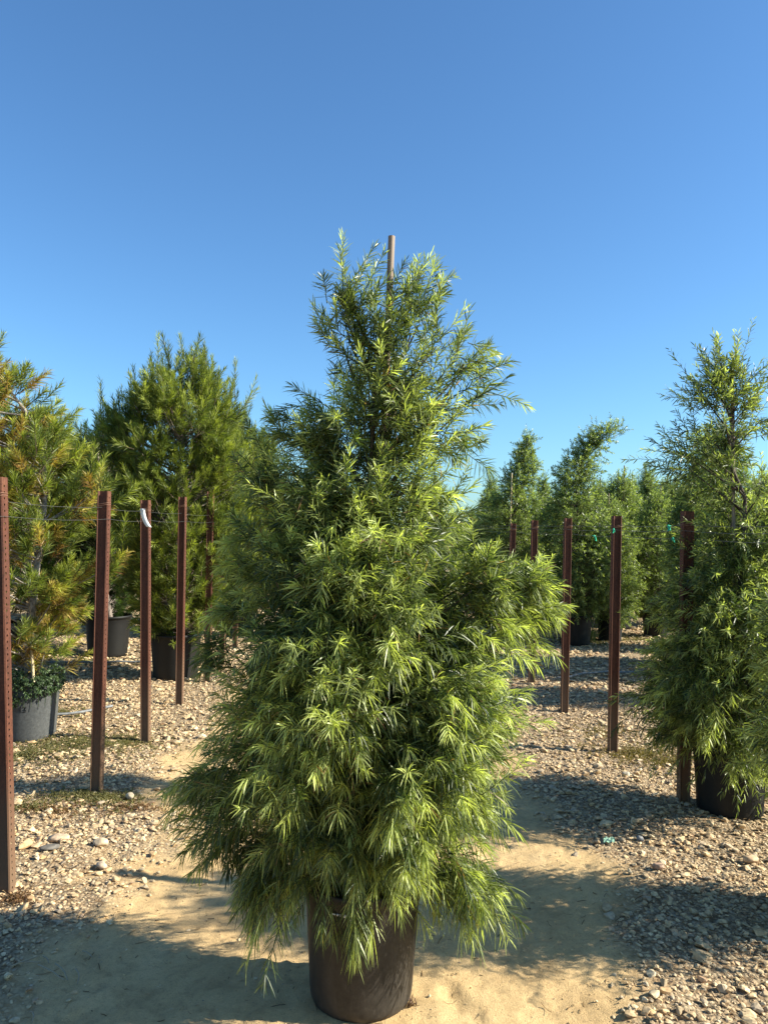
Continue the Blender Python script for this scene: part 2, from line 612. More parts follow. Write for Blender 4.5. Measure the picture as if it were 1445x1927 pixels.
def leaves(geo, B, Dr, L, C, K, ll, lw, mature, young, yf, rng, a0=75, a1=25, droop=0.25, t0=0.1, rows=4, mat=0, tip_bias=1.0, brown=0.0):
    """K leaves along each of S curved shoots. B base, Dr direction, L length, C curvature, ll leaf length, yf how young each shoot is."""
    S = len(B)
    t = t0 + (1 - t0) * (np.linspace(0, 1, K)[None] ** (1.0 / tip_bias)) + rng.normal(0, 0.02, (S, K))
    t = np.clip(t, 0, 1.02)[..., None]
    L3 = L[:, None, None]
    P = B[:, None] + L3 * (t * Dr[:, None] + t * t * C[:, None])
    T = unit(Dr[:, None] + 2 * t * C[:, None])
    u, v = frame(T)
    ph = GOLD * np.arange(K)[None] + rng.uniform(0, 6.28, (S, 1)) + rng.normal(0, 0.35, (S, K))
    rad = u * np.cos(ph)[..., None] + v * np.sin(ph)[..., None]
    al = np.radians(a0 + (a1 - a0) * t[..., 0] ** 1.3 + rng.normal(0, 10, (S, K)))[..., None]
    ld = unit(np.cos(al) * T + np.sin(al) * rad)
    n_l = (ll[:, None] * rng.uniform(0.62, 1.12, (S, K)) * (1 - 0.35 * np.clip(t[..., 0] - 0.75, 0, 1) / 0.25))[..., None]
    side = unit(np.cross(ld, T) + 0.55 * rng.normal(size=(S, K, 3)))
    side = unit(side - (side * ld).sum(-1, keepdims=True) * ld)
    dr = (np.broadcast_to(np.asarray(droop), (S,))[:, None] * rng.uniform(0.3, 1.6, (S, K)))[..., None]
    w = (lw * rng.uniform(0.75, 1.2, (S, K)))[..., None] * 0.5
    if rows == 4:
        ss, ws = (0, 0.33, 0.72, 1.0), (0.35, 1.0, 0.72, 0)
    else:
        ss, ws = (0, 0.5, 1.0), (0.7, 1.0, 0)
    V = []
    for s, f in zip(ss, ws):
        c = P + n_l * (s * ld + s * s * dr * np.array((0, 0, -1.0)))
        if f > 0:
            V += [c - side * w * f, c + side * w * f]
        else:
            V += [c]
    V = np.stack(V, 2)
    nv = V.shape[2]
    n = S * K
    o = np.arange(n)[:, None] * nv
    quads = [o + np.array((2 * j, 2 * j + 1, 2 * j + 3, 2 * j + 2)) for j in range(len(ss) - 2)]
    j = 2 * (len(ss) - 2)
    tri = o + np.array((j, j + 1, j + 2))
    f = np.clip(yf[:, None] * (0.25 + 0.75 * t[..., 0] ** 2) + rng.normal(0, 0.12, (S, K)), 0, 1)[..., None]
    col = np.asarray(mature) * (1 - f) + np.asarray(young) * f
    col = col * rng.uniform(0.75, 1.2, (S, K, 1))
    if brown:
        col = np.where((rng.random((S, K, 1)) < brown * (1.6 - 1.4 * t)), np.array((0.22, 0.125, 0.06)), col)
    geo.add(V.reshape(-1, 3), quads=np.concatenate(quads), tris=tri, mat=mat, col=np.repeat(col.reshape(-1, 3), nv, 0))


def twigs(geo, B, Dr, L, C, r, mat, col):
    t = np.linspace(0, 0.97, 4)[None, :, None]
    P = B[:, None] + L[:, None, None] * (t * Dr[:, None] + t * t * C[:, None])
    R = np.repeat(np.array((1.0, 0.85, 0.65, 0.35))[None] * r, len(B), 0)
    tubes(geo, P, R, 3, mat, col)


def limbs(geo, A, Bp, r0, r1, rng, sag=0.1, mat=1, col=(0.10, 0.07, 0.05), sides=5):
    """Bent limbs from points on the trunk to the base of each clump."""
    n = len(A)
    t = np.linspace(0, 1, 6)[None, :, None]
    d = Bp - A
    ln = np.linalg.norm(d, axis=1)[:, None, None]
    P = A[:, None] + d[:, None] * t + ln * sag * np.array((0, 0, -1.0)) * (t * (1 - t)) * 1.6
    P = P + np.sin(t * math.pi) * rng.normal(0, 0.035, (n, 1, 3)) * ln
    R = r0 + (r1 - r0) * np.linspace(0, 1, 6)[None] * np.ones((n, 1))
    tubes(geo, P, R, sides, mat, np.asarray(col))


def clump_shoots(Cc, Od, n_per, spread, size, rng, base_back=0.5):
    """n_per shoots fanning out of each clump. Cc centres, Od outward directions."""
    m = len(Cc)
    sz = size * rng.uniform(0.75, 1.3, m)
    d = unit(Od[:, None] + (spread if np.isscalar(spread) else spread[:, None, None]) * rng.normal(size=(m, n_per, 3)))
    b = Cc[:, None] - Od[:, None] * sz[:, None, None] * base_back + 0.30 * sz[:, None, None] * rng.normal(size=(m, n_per, 3))
    L = sz[:, None] * rng.uniform(0.75, 1.45, (m, n_per))
    return b.reshape(-1, 3), d.reshape(-1, 3), L.reshape(-1), np.repeat(np.arange(m), n_per)


class Profile:
    """A crown outline: at each height its axis and how far it reaches on its two sides."""
    def __init__(self, rows, depth):
        pts = []
        for py, xl, xr in rows:
            l, r = D(xl, py, depth), D(xr, py, depth)
            pts.append(((l[2] + r[2]) / 2, l[0], r[0]))
        pts.sort()
        self.z, self.l, self.r = np.array(pts).T
        self.depth = depth

    def at(self, z):
        l, r = np.interp(z, self.z, self.l), np.interp(z, self.z, self.r)
        return (l + r) / 2, (r - l) / 2

    def sample(self, n, rng, inset, inner=0.2, squash=1.0, wexp=1.5):
        zz = np.linspace(self.z[0], self.z[-1], 400)
        w = np.maximum(self.at(zz)[1] - inset * 0.5, 0.03) ** wexp
        cdf = np.cumsum(w); cdf /= cdf[-1]
        z = np.interp((np.arange(n) + rng.random(n)) / n, cdf, zz)
        ax, R = self.at(z)
        az = np.arange(n) * GOLD + rng.normal(0, 0.5, n)
        f = np.sqrt(rng.uniform(inner, 1.0, n))
        R = np.maximum(R - inset, 0.02) * f
        return np.stack([ax + R * np.cos(az), self.depth + R * np.sin(az) * squash, z], -1), az, f


def ring_pot(name, parent, r_top, r_bot, h, mat, lip=0.012, soil_in=0.05):
    g = Geo()
    prof = [(0.001, 0.004), (r_bot - 0.02, 0.0), (r_bot - 0.006, 0.006), (r_bot, 0.022)]
    for k in np.linspace(0.1, 0.9, 7):
        prof.append((r_bot + (r_top - r_bot) * k , h * k))
    prof += [(r_top, h - 0.035), (r_top + lip * 0.5, h - 0.032), (r_top + lip, h - 0.026), (r_top + lip, h - 0.004), (r_top + lip * 0.7, h), (r_top + lip * 0.1, h),
             (r_top - 0.004, h - 0.006), (r_top - 0.006, h - soil_in - 0.01)]
    lathe(g, prof, 56)
    pot = g.build(name, [mat], parent)
    s = Geo()
    rr = r_top - 0.006
    sp = [(0.0005, h - soil_in + 0.012), (rr * 0.4, h - soil_in + 0.01), (rr * 0.8, h - soil_in), (rr, h - soil_in - 0.004)]
    lathe(s, sp, 40)
    s.build('soil', [M_SOIL], pot)
    return pot


LEAF_MATURE, LEAF_YOUNG = (0.049, 0.076, 0.023), (0.57, 0.63, 0.20)  # leaf ages, contrast widened to suggest sunlit tips and a shaded interior

# ---- the main fern pine in the middle of the track
R0 = np.random.default_rng(21)
MD = 2.78
base = D(679, 1880, MD); base[2] = 0
main = empty('potted_fern_pine', tuple(base))
tag(main, 'big fern pine with long drooping leaves in a dusty black pot on the dirt track', 'potted tree')
ring_pot('pot', main, 0.203, 0.178, 0.425, M_POT, lip=0.006)
mp = Profile([(620, 622, 835), (660, 612, 880), (700, 608, 895), (745, 580, 890), (790, 530, 885), (850, 482, 880), (920, 462, 895),
              (1000, 438, 925), (1080, 424, 935), (1160, 402, 955), (1260, 376, 985), (1340, 355, 1000), (1420, 352, 995), (1490, 366, 968), (1540, 400, 940),
              (1580, 450, 920), (1600, 485, 895)], MD)
CC, AZ, FF = mp.sample(275, R0, 0.145, 0.10, squash=0.76)
# a thin neck where the sky shows through, left of the trunk
zt, zb = D(700, 780, MD)[2], D(700, 960, MD)[2]
keep = ~((CC[:, 2] < zt) & (CC[:, 2] > zb) & (R0.random(len(CC)) < 0.25) & (CC[:, 0] < D(740, 900, MD)[0]))
keep &= ~((CC[:, 2] < D(700, 1575, MD)[2]) & (CC[:, 1] < MD - 0.05) & (R0.random(len(CC)) < 0.9))     # the pot's front stays in view
CC, AZ = CC[keep], AZ[keep]
hz = np.clip((CC[:, 2] - 0.45) / 2.0, 0, 1)
OD = unit(np.stack([np.cos(AZ), np.sin(AZ), 0.05 + 1.25 * hz], -1) + 0.28 * R0.normal(size=(len(CC), 3)))
# tufts that shape the outline: pixel, direction in the picture, depth offset, pieces
tufts = [(660, 545, -0.05, 1, 0.00), (675, 560, 0.15, 1, 0.03), (648, 595, -0.2, 1, 0.0), (662, 610, -0.1, 1, 0.03), (690, 650, 0.0, 1, 0.04), (650, 580, -0.2, 1, 0), (785, 540, 0.35, 1, 0.00), (782, 530, 0.4, 1, 0.03), (778, 600, 0.15, 1, -0.04), (795, 590, 0.3, 0.9, 0.05),
         (835, 630, 0.5, 0.8, 0),
         (890, 665, 0.7, 0.75, -0.03), (900, 690, 1, 0.15, 0.02), (870, 720, 0.8, 0.6, 0.05), (880, 775, 1, 0.3, 0), (860, 840, 0.9, -0.2, 0.04), (625, 640, -0.8, 0.5, 0),
         (590, 775, -0.8, 0.5, 0.0), (545, 820, -0.8, 0.6, 0.03), (490, 870, -0.5, 0.9, 0.05), (490, 920, -0.6, 0.6, 0), (466, 1000, -0.8, 0.4, 0), (456, 1070, -0.9, 0.2, 0.05), (438, 1150, -0.9, 0.0, 0), (415, 1230, -0.9, 0.1, 0.0),
         (980, 1090, 0.6, 0.8, 0.05), (1000, 1120, 1, 0.3, 0.0), (990, 1165, 0.9, 0.0, 0.03), (950, 1100, 0.5, 0.9, -0.05), (945, 1145, 0.8, 0.3, -0.06), 
         (1005, 1100, 0.6, 0.9, -0.02), (1005, 1145, 1, 0.0, 0.04), (925, 1060, 0.5, 0.8, -0.05), (925, 1120, 0.7, 0.4, -0.1), (925, 1190, 0.8, 0.0, -0.06), (905, 1090, 0.5, 0.7, -0.12),
         (400, 1450, -1, -0.1, 0.0), (410, 1562, -1, 0.05, -0.03), (385, 1470, -1, -0.3, 0.05), (480, 1655, -0.7, -0.7, -0.1), (510, 1680, -0.4, -1, -0.15), (440, 1560, -1, -0.2, 0.0),
         (890, 1645, 1, 0.1, -0.05), (870, 1670, 0.7, -0.7, -0.1), (840, 1620, 0.6, -0.3, -0.10), (650, 1690, -0.05, -1, -0.20), (540, 1640, -0.6, -0.6, -0.1)]
TC = np.array([D(a, b, MD + e) for a, b, c, d, e in tufts])
TO = unit(np.array([(c, e * 2, d) for a, b, c, d, e in tufts]))
CC = np.concatenate([CC, TC]); OD = np.concatenate([OD, TO])
hz = np.clip((CC[:, 2] - 0.45) / 2.0, 0, 1)
CL = CC - base
NSH = 12
csz = np.where(np.arange(len(CL)) < len(CL) - len(tufts), 0.152 - 0.02 * hz, 0.115)
csz[np.hypot(CC[:, 0] - D(650, 1690, MD)[0], CC[:, 2] - D(650, 1690, MD)[2]) < 0.02] = 0.07
sB, sD, sL, own = clump_shoots(CL, OD, NSH, 0.45, csz, R0)
h = hz[own]
curv = np.zeros((len(sB), 3)); curv[:, 2] = -0.27 + 0.47 * h + R0.normal(0, 0.16, len(sB))
yf = np.clip(0.44 + 0.38 * R0.normal(size=len(sB)) + 0.24 * np.repeat(R0.normal(size=len(CL)), NSH), 0, 1)  # age spread also stands in for sunlit and shaded leaf clusters
cg = Geo()
thin = R0.random(len(sB)) > 0.45 * np.clip((h - 0.55) / 0.3, 0, 1)
sB, sD, sL, curv, yf, h = sB[thin], sD[thin], sL[thin], curv[thin], yf[thin], h[thin]
star = R0.random(len(sB)) < 0.3               # shoots that end in a rosette, and evenly leafy ones
for m_, tb, a0_, a1_ in ((star, 1.6, 80, 40), (~star, 1.05, 64, 24)):
    leaves(cg, sB[m_], sD[m_], sL[m_], curv[m_], 46, (0.076 - 0.018 * h)[m_] * R0.uniform(0.8, 1.2, m_.sum()), 0.0041, LEAF_MATURE, LEAF_YOUNG, yf[m_], R0, a0_, a1_, (0.50 - 0.40 * h)[m_], 0.12,
           tip_bias=tb, brown=0.02)
twigs(cg, sB, sD, sL, curv, 0.0021, 1, np.array((0.085, 0.10, 0.035)))
cg.build('crown', [M_LEAF, M_BARK], main)
tg = Geo()
tz = np.linspace(0.36, 2.36, 14)
tx = 0.012 * np.sin(tz * 3.1) + (D(720, 620, MD)[0] - base[0]) * (tz - 0.36) / 2.0
tp = np.stack([tx - 0.02, 0.015 * np.cos(tz * 2.3), tz], -1)
tubes(tg, tp[None], np.linspace(0.021, 0.005, 14)[None], 9, 0, np.array((0.13, 0.095, 0.07)))
az_ = np.clip(CL[:, 2] - 0.18 - 0.45 * np.hypot(CL[:, 0], CL[:, 1]) * (0.3 + hz), 0.40, 2.3)
AA = np.stack([np.interp(az_, tz, tp[:, 0]), np.interp(az_, tz, tp[:, 1]), az_], -1)
limbs(tg, AA, CL - OD * 0.05, 0.0065, 0.0028, R0, sag=0.12, mat=0, col=(0.09, 0.075, 0.05))
tg.build('trunk', [M_BARK], main)
kg = Geo()
s0, s1 = D(690, 1690, MD) - base, D(737, 439, MD) - base
s0[2] = 0.32; s0[1] += 0.02; s1[1] += 0.03
sp_ = s0[None] + (s1 - s0)[None] * np.linspace(0, 1, 8)[:, None]
tubes(kg, sp_[None], np.full((1, 8), 0.0125), 14, 0, cap=True)
kg.build('stake', [M_STAKE], main)
for fz in (0.45, 0.63, 0.74):                 # green tape tying stake and trunk
    kt = Geo()
    c = s0 + (s1 - s0) * fz
    a = np.linspace(0, 2 * math.pi, 17)
    ring = np.stack([c[0] - 0.012 + 0.034 * np.cos(a), c[1] + 0.022 * np.sin(a), c[2] + 0.004 * np.sin(2 * a)], -1)
    tubes(kt, ring[None], np.full((1, 17), 0.006), 5, 0)
    kt.build('tape_tie', [M_GREEN_DARK], main)
# moulded marking on the pot wall, its white standing in for sunlit patches
mk = Geo()
for px, wd, hh in ((625, 9, 2.0), (634, 3.2, 3.6), (639, 2.6, 3.4), (643, 3.5, 4.2), (649, 5.5, 5.0)):
    p = D(px, 1726, MD - 0.20) - base
    r = 0.2005
    w_, h_ = wd * 0.0018 / 2, hh * 0.0018 / 2
    vv = []
    for du, dv in ((-w_, -h_), (w_, -h_), (w_, h_), (-w_, h_)):
        ang = -math.pi / 2 + (p[0] + du) / r
        for rr in (r, r + 0.0025):
            vv.append((rr * math.cos(ang), rr * math.sin(ang), p[2] + dv))
    vv = np.array(vv)
    mk.add(vv, quads=[(1, 3, 5, 7), (0, 2, 3, 1), (2, 4, 5, 3), (4, 6, 7, 5), (6, 0, 1, 7)])
mk.build('marking', [M_WHITE], main.children[0])

# ---- fern pines of the right-hand block
def fern_pine(name, label, pos, prof, n, per, K, ll, lw, seed, pot=(0.19, 0.165, 0.41), pot_mat=None, size=0.15, inset=0.10, inner=0.12, tufts=(), young=LEAF_YOUNG,
              mature=LEAF_MATURE, yf0=0.45, stake=None, trunk_top=None, group=None, droop=0.3, spread=0.5, gap=None, bark=(0.12, 0.09, 0.07), wexp=1.5, ties=()):
    r = np.random.default_rng(seed)
    base = np.array((pos[0], pos[1], 0.0))
    root = empty(name, tuple(base))
    tag(root, label, 'potted tree', group)
    if pot:
        ring_pot('pot', root, pot[0], pot[1], pot[2], pot_mat or M_POT_DARK)
    C_, A_, _ = prof.sample(n, r, inset, inner, wexp=wexp)
    if gap is not None:
        k = ~gap(C_, r)
        C_, A_ = C_[k], A_[k]
    z0, z1 = prof.z[0], prof.z[-1]
    hz = np.clip((C_[:, 2] - z0) / (z1 - z0), 0, 1)
    O_ = unit(np.stack([np.cos(A_), np.sin(A_), -0.25 + 1.4 * hz], -1) + 0.25 * r.normal(size=(len(C_), 3)))
    if tufts:
        tc = np.array([D(a, b, prof.depth + e) for a, b, c, d, e in tufts])
        to = unit(np.array([(c, e, d) for a, b, c, d, e in tufts], float))
        C_ = np.concatenate([C_, tc]); O_ = np.concatenate([O_, to])
        hz = np.clip((C_[:, 2] - z0) / (z1 - z0), 0, 1)
    CL = C_ - base
    b, d, L, own = clump_shoots(CL, O_, per, spread, size, r)
    h = hz[own]
    cv = np.zeros((len(b), 3)); cv[:, 2] = -0.3 + 0.45 * h + r.normal(0, 0.12, len(b))
    yf = np.clip(yf0 + 0.28 * r.normal(size=len(b)) + 0.15 * np.repeat(r.normal(size=len(CL)), per), 0, 1)
    g = Geo()
    leaves(g, b, d, L, cv, K, np.full(len(b), ll), lw, mature, young, yf, r, 70, 28, droop * (1 - 0.6 * h), 0.12, tip_bias=1.2)
    twigs(g, b, d, L, cv, 0.002, 1, np.array((0.085, 0.085, 0.035)))
    g.build('crown', [M_LEAF, M_BARK], root)
    t = Geo()
    ht = trunk_top - base if trunk_top is not None else np.array((prof.at(z1)[0] - base[0], 0, z1 - 0.1))
    f = np.linspace(0, 1, 12)
    zb = pot[2] - 0.06 if pot else 0.0
    zt_ = zb + (ht[2] - zb) * f
    tp = np.stack([(prof.at(zt_)[0] - base[0]) * np.clip(f * 2.2, 0, 1) * (0.45 + 0.55 * f) + 0.015 * np.sin(f * 7 + seed), ht[1] * f + 0.015 * np.cos(f * 5), zb + (ht[2] - zb) * f], -1)
    tubes(t, tp[None], np.linspace(0.024, 0.005, 12)[None], 8, 0, np.array(bark))
    az_ = np.clip(CL[:, 2] - 0.12 - 0.4 * np.hypot(CL[:, 0] - np.interp(CL[:, 2], tp[:, 2], tp[:, 0]), CL[:, 1]), zb + 0.03, ht[2] * 0.97)
    AA = np.stack([np.interp(az_, tp[:, 2], tp[:, 0]), np.interp(az_, tp[:, 2], tp[:, 1]), az_], -1)
    limbs(t, AA, CL - O_ * 0.05, 0.007, 0.003, r, 0.1, 0, (0.085, 0.068, 0.05))
    t.build('trunk', [M_BARK], root)
    if stake is not None:
        kg = Geo()
        s0, s1 = np.array(stake[0]) - base, np.array(stake[1]) - base
        sp = s0[None] + (s1 - s0)[None] * np.linspace(0, 1, 6)[:, None]
        tubes(kg, sp[None], np.full((1, 6), stake[2]), 10, 0, cap=True)
        kg.build('stake', [stake[3]], root)
        for fz in ties:
            kt = Geo()
            c = s0 + (s1 - s0) * fz
            a = np.linspace(0, 2 * math.pi, 13)
            tubes(kt, np.stack([c[0] + 0.024 * np.cos(a), c[1] + 0.024 * np.sin(a), c[2] + 0.006 * np.sin(2 * a)], -1)[None], np.full((1, 13), 0.008), 5, 0)
            kt.build('tape_tie', [M_GREEN_DARK], root)
    return root


# right row, the tree behind the nearest visible right post
RD = 4.62
p1 = Profile([(665, 1355, 1400), (700, 1320, 1440), (745, 1305, 1450), (800, 1285, 1470), (850, 1255, 1480), (890, 1275, 1480), (930, 1325, 1490), (975, 1305, 1520),
              (1040, 1275, 1530), (1120, 1245, 1540), (1200, 1215, 1550), (1280, 1200, 1545), (1340, 1195, 1530), (1380, 1210, 1510), (1420, 1320, 1490), (1460, 1350, 1470)], RD)
zg0, zg1 = D(1380, 940, RD)[2], D(1380, 650, RD)[2]
xg = D(1378, 900, RD)[0]
right_tree = fern_pine('potted_fern_pine', 'fern pine with a bare stake in its thin top, behind the thickest right post', D(1372, 1500, RD), p1, 265, 11, 25, 0.062, 0.0062, 31,
                       pot=(0.205, 0.18, 0.42), size=0.16, tufts=[(1372, 690, 0, 1, 0), (1378, 715, 0.1, 1, 0.03), (1330, 715, -0.5, 0.8, 0), (1425, 700, 0.6, 0.8, 0), (1345, 700, -0.3, 1, 0), (1350, 730, -0.3, 0.9, -0.05), (1400, 735, 0.3, 0.9, -0.04),
                       (1320, 755, -0.8, 0.4, 0), (1310, 800, -0.9, 0.2, 0.02), (1270, 850, -1, 0.2, 0), (1295, 860, -1, 0.0, 0.05), (1275, 880, -1, -0.2, -0.03), (1440, 790, 0.9, 0.4, 0),
                       (1245, 1310, -1, -0.2, 0), (1230, 1350, -1, -0.3, 0.03), (1370, 1380, 0.1, -0.9, -0.4), (1400, 1420, 0.2, -1, -0.38), (1340, 1330, -0.3, -0.7, -0.45)],
                       stake=(D(1383, 1420, RD), D(1377, 700, RD), 0.011, M_STAKE), trunk_top=D(1380, 665, RD), ties=(0.97, 0.70, 0.55),
                       gap=lambda C_, r: (np.abs(C_[:, 2] - D(1380, 915, RD)[2]) < 0.10) & (r.random(len(C_)) < 0.6) | (C_[:, 2] > zg0) & (r.random(len(C_)) < 0.5) | (C_[:, 2] > zg0 - 0.05) & (np.abs(C_[:, 0] - xg) < 0.09) & (C_[:, 1] < RD))
# the tree at the picture's right edge, nearer than that
ND = 3.3
p2 = Profile([(1010, 1640, 1700), (1050, 1560, 1760), (1100, 1480, 1840), (1160, 1440, 1860), (1240, 1425, 1880), (1340, 1425, 1880), (1440, 1440, 1860), (1520, 1480, 1820),
              (1600, 1540, 1760)], ND)
near_tree = fern_pine('potted_fern_pine', "nearest fern pine of the right row, cut by the photo's right edge", D(1650, 1700, ND), p2, 150, 10, 20, 0.066, 0.0065, 32, size=0.17,
                      tufts=[(1470, 1150, -1, 0.4, 0), (1465, 1250, -1, 0.1, 0), (1465, 1400, -1, -0.2, 0.05)])


# ---- fern pines farther back: built in four shapes, then copied
def local_profile(rows):
    p = Profile.__new__(Profile)
    a = np.array(sorted(rows))
    p.z, p.l, p.r, p.depth = a[:, 0], a[:, 1], a[:, 2], 0.0
    return p


def far_tree(seed, rows, label, tufts3=(), lean=0.0, n=270, stake=None, ll=0.050, lw=0.0095, per=11, K=17, size=0.13):
    prof = local_profile(rows)
    root = fern_pine('potted_fern_pine', label, (0, 0), prof, n, per, K, ll, lw, seed, pot=(0.235, 0.20, 0.44), size=size, inset=0.10, inner=0.12,
                     mature=(0.095, 0.135, 0.045), young=(0.42, 0.49, 0.16), stake=stake, trunk_top=np.array((lean, 0, prof.z[-1] - 0.1)), droop=0.15, spread=0.8, wexp=0.9, group='fern pines in the right-hand block')
    return root


def place(root, px, depth, rz, s, label, group='fern pines in the right-hand block'):
    q = D(px, CY, depth)
    root.location = (q[0], depth, 0)
    root.rotation_euler = (0, 0, rz)
    root.scale = (s, s, s)
    tag(root, label, group=group)
    return root


def mpx(px, d):
    return px * d / F_PX


cone = far_tree(41, [(0.42, -0.30, 0.30), (0.6, -0.5, 0.5), (1.0, -0.62, 0.58), (1.5, -0.6, 0.6), (1.9, -0.55, 0.5), (2.2, -0.36, 0.48), (2.6, -0.18, 0.48), (2.9, -0.03, 0.42), (3.1, 0.06, 0.34)],
                'far tree', lean=0.2, stake=((-0.10, -0.36, 1.4), (-0.07, -0.26, 2.5), 0.010, M_STAKE_PALE))
hook = far_tree(42, [(0.42, -0.35, 0.35), (0.7, -0.6, 0.6), (1.2, -0.62, 0.66), (1.7, -0.66, 0.66), (2.05, -0.6, 0.55), (2.3, -0.5, 0.45), (2.5, -0.34, 0.42), (2.75, -0.24, 0.40), (2.95, -0.14, 0.50), (3.08, 0.06, 0.70), (3.15, 0.30, 0.86)],
                'far tree', lean=0.45)
bush = far_tree(43, [(0.40, -0.4, 0.4), (0.7, -0.62, 0.62), (1.2, -0.7, 0.7), (1.7, -0.66, 0.66), (2.1, -0.5, 0.5), (2.4, -0.3, 0.34), (2.6, -0.1, 0.16)], 'far tree', lean=0.03,
                stake=((0.02, -0.05, 0.4), (0.05, -0.05, 2.75), 0.012, M_STAKE))
slim = far_tree(44, [(0.42, -0.3, 0.3), (0.7, -0.5, 0.5), (1.2, -0.55, 0.55), (1.7, -0.5, 0.5), (2.1, -0.36, 0.36), (2.5, -0.22, 0.22), (2.8, -0.08, 0.1)], 'far tree', lean=0.0)
place(cone, 965, 12.2, 0.0, 1.0, 'cone-shaped fern pine with a pale cane at its front, behind the farthest right posts')
place(hook, 1085, 11.2, 0.0, 1.0, 'fern pine whose top hooks over to the right, behind the second and third right posts')
spots = [(bush, 1165, 13.2, 0.4, 1.0, 'round-topped fern pine just right of the hooked one, a dark stake above it'),
         (slim, 1218, 15.0, 1.4, 1.02, 'slender fern pine with a thin stake, between the second and nearest right posts'),
         (bush, 1275, 13.6, 2.3, 0.98, 'bushy fern pine seen just left of the nearest right post top'),
         (slim, 1310, 9.6, 4.1, 0.92, 'dark fern pine half hidden by the nearest right post'),
         (hook, 1385, 7.5, 2.6, 0.82, 'fern pine mostly hidden behind the thin-topped one on the right'),
         (bush, 1440, 8.8, 1.1, 0.9, "fern pine at the photo's right edge behind the thin-topped tree"),
         (slim, 1022, 16.5, 0.9, 0.98, 'fern pine filling the gap between the cone-shaped and the hooked one'),
         (bush, 1135, 15.6, 3.4, 0.98, 'fern pine whose top shows just right of the hooked one, farther back'),
         (bush, 1190, 17.5, 5.0, 1.06, 'fern pine behind the second right post, in the far line of the block'),
         (bush, 1248, 18.0, 0.2, 1.08, 'fern pine behind the green ribbons, in the far line of the block'),
         (slim, 925, 17.0, 2.0, 0.98, 'fern pine just left of the cone-shaped one, against the big tree'),
         (bush, 1055, 13.0, 1.9, 0.84, 'low fern pine tucked between the cone-shaped and the hooked one'),
         (bush, 1150, 11.6, 4.4, 0.80, 'low fern pine at the right foot of the hooked one'),
         (bush, 1235, 12.2, 0.9, 0.86, 'fern pine under the green ribbons'),
         (slim, 915, 13.4, 0.9, 0.80, 'low fern pine at the left foot of the cone-shaped one'),
         (cone, 1365, 10.8, 2.9, 0.86, 'fern pine seen through the thin top of the nearest right tree')]
far_spots = []
rr = random.Random(5)
for k in range(26):
    d = rr.uniform(17, 46)
    far_spots.append((rr.choice((bush, slim, bush, cone)), rr.uniform(880, 1500), d, rr.uniform(0, 6.28), rr.uniform(0.8, 1.0)))
for k in range(10):
    d = rr.uniform(16, 40)
    far_spots.append((rr.choice((bush, slim)), rr.uniform(560, 880), d, rr.uniform(0, 6.28), rr.uniform(0.62, 0.8)))
for src, px, d, rz, s, lab in spots:
    used = src.location.y != 0
    place(copy_tree(src) if used else src, px, d, rz, s, lab)
for src, px, d, rz, s in far_spots:
    place(copy_tree(src), px, d, rz, s, 'distant fern pine in the hazy green band along the horizon', 'distant fern pines')

# ------------------------------------------------------------------ pines of the left-hand block
NEED_M, NEED_Y, NEED_DEAD = (0.080, 0.110, 0.024), (0.42, 0.46, 0.080), (0.30, 0.14, 0.05)


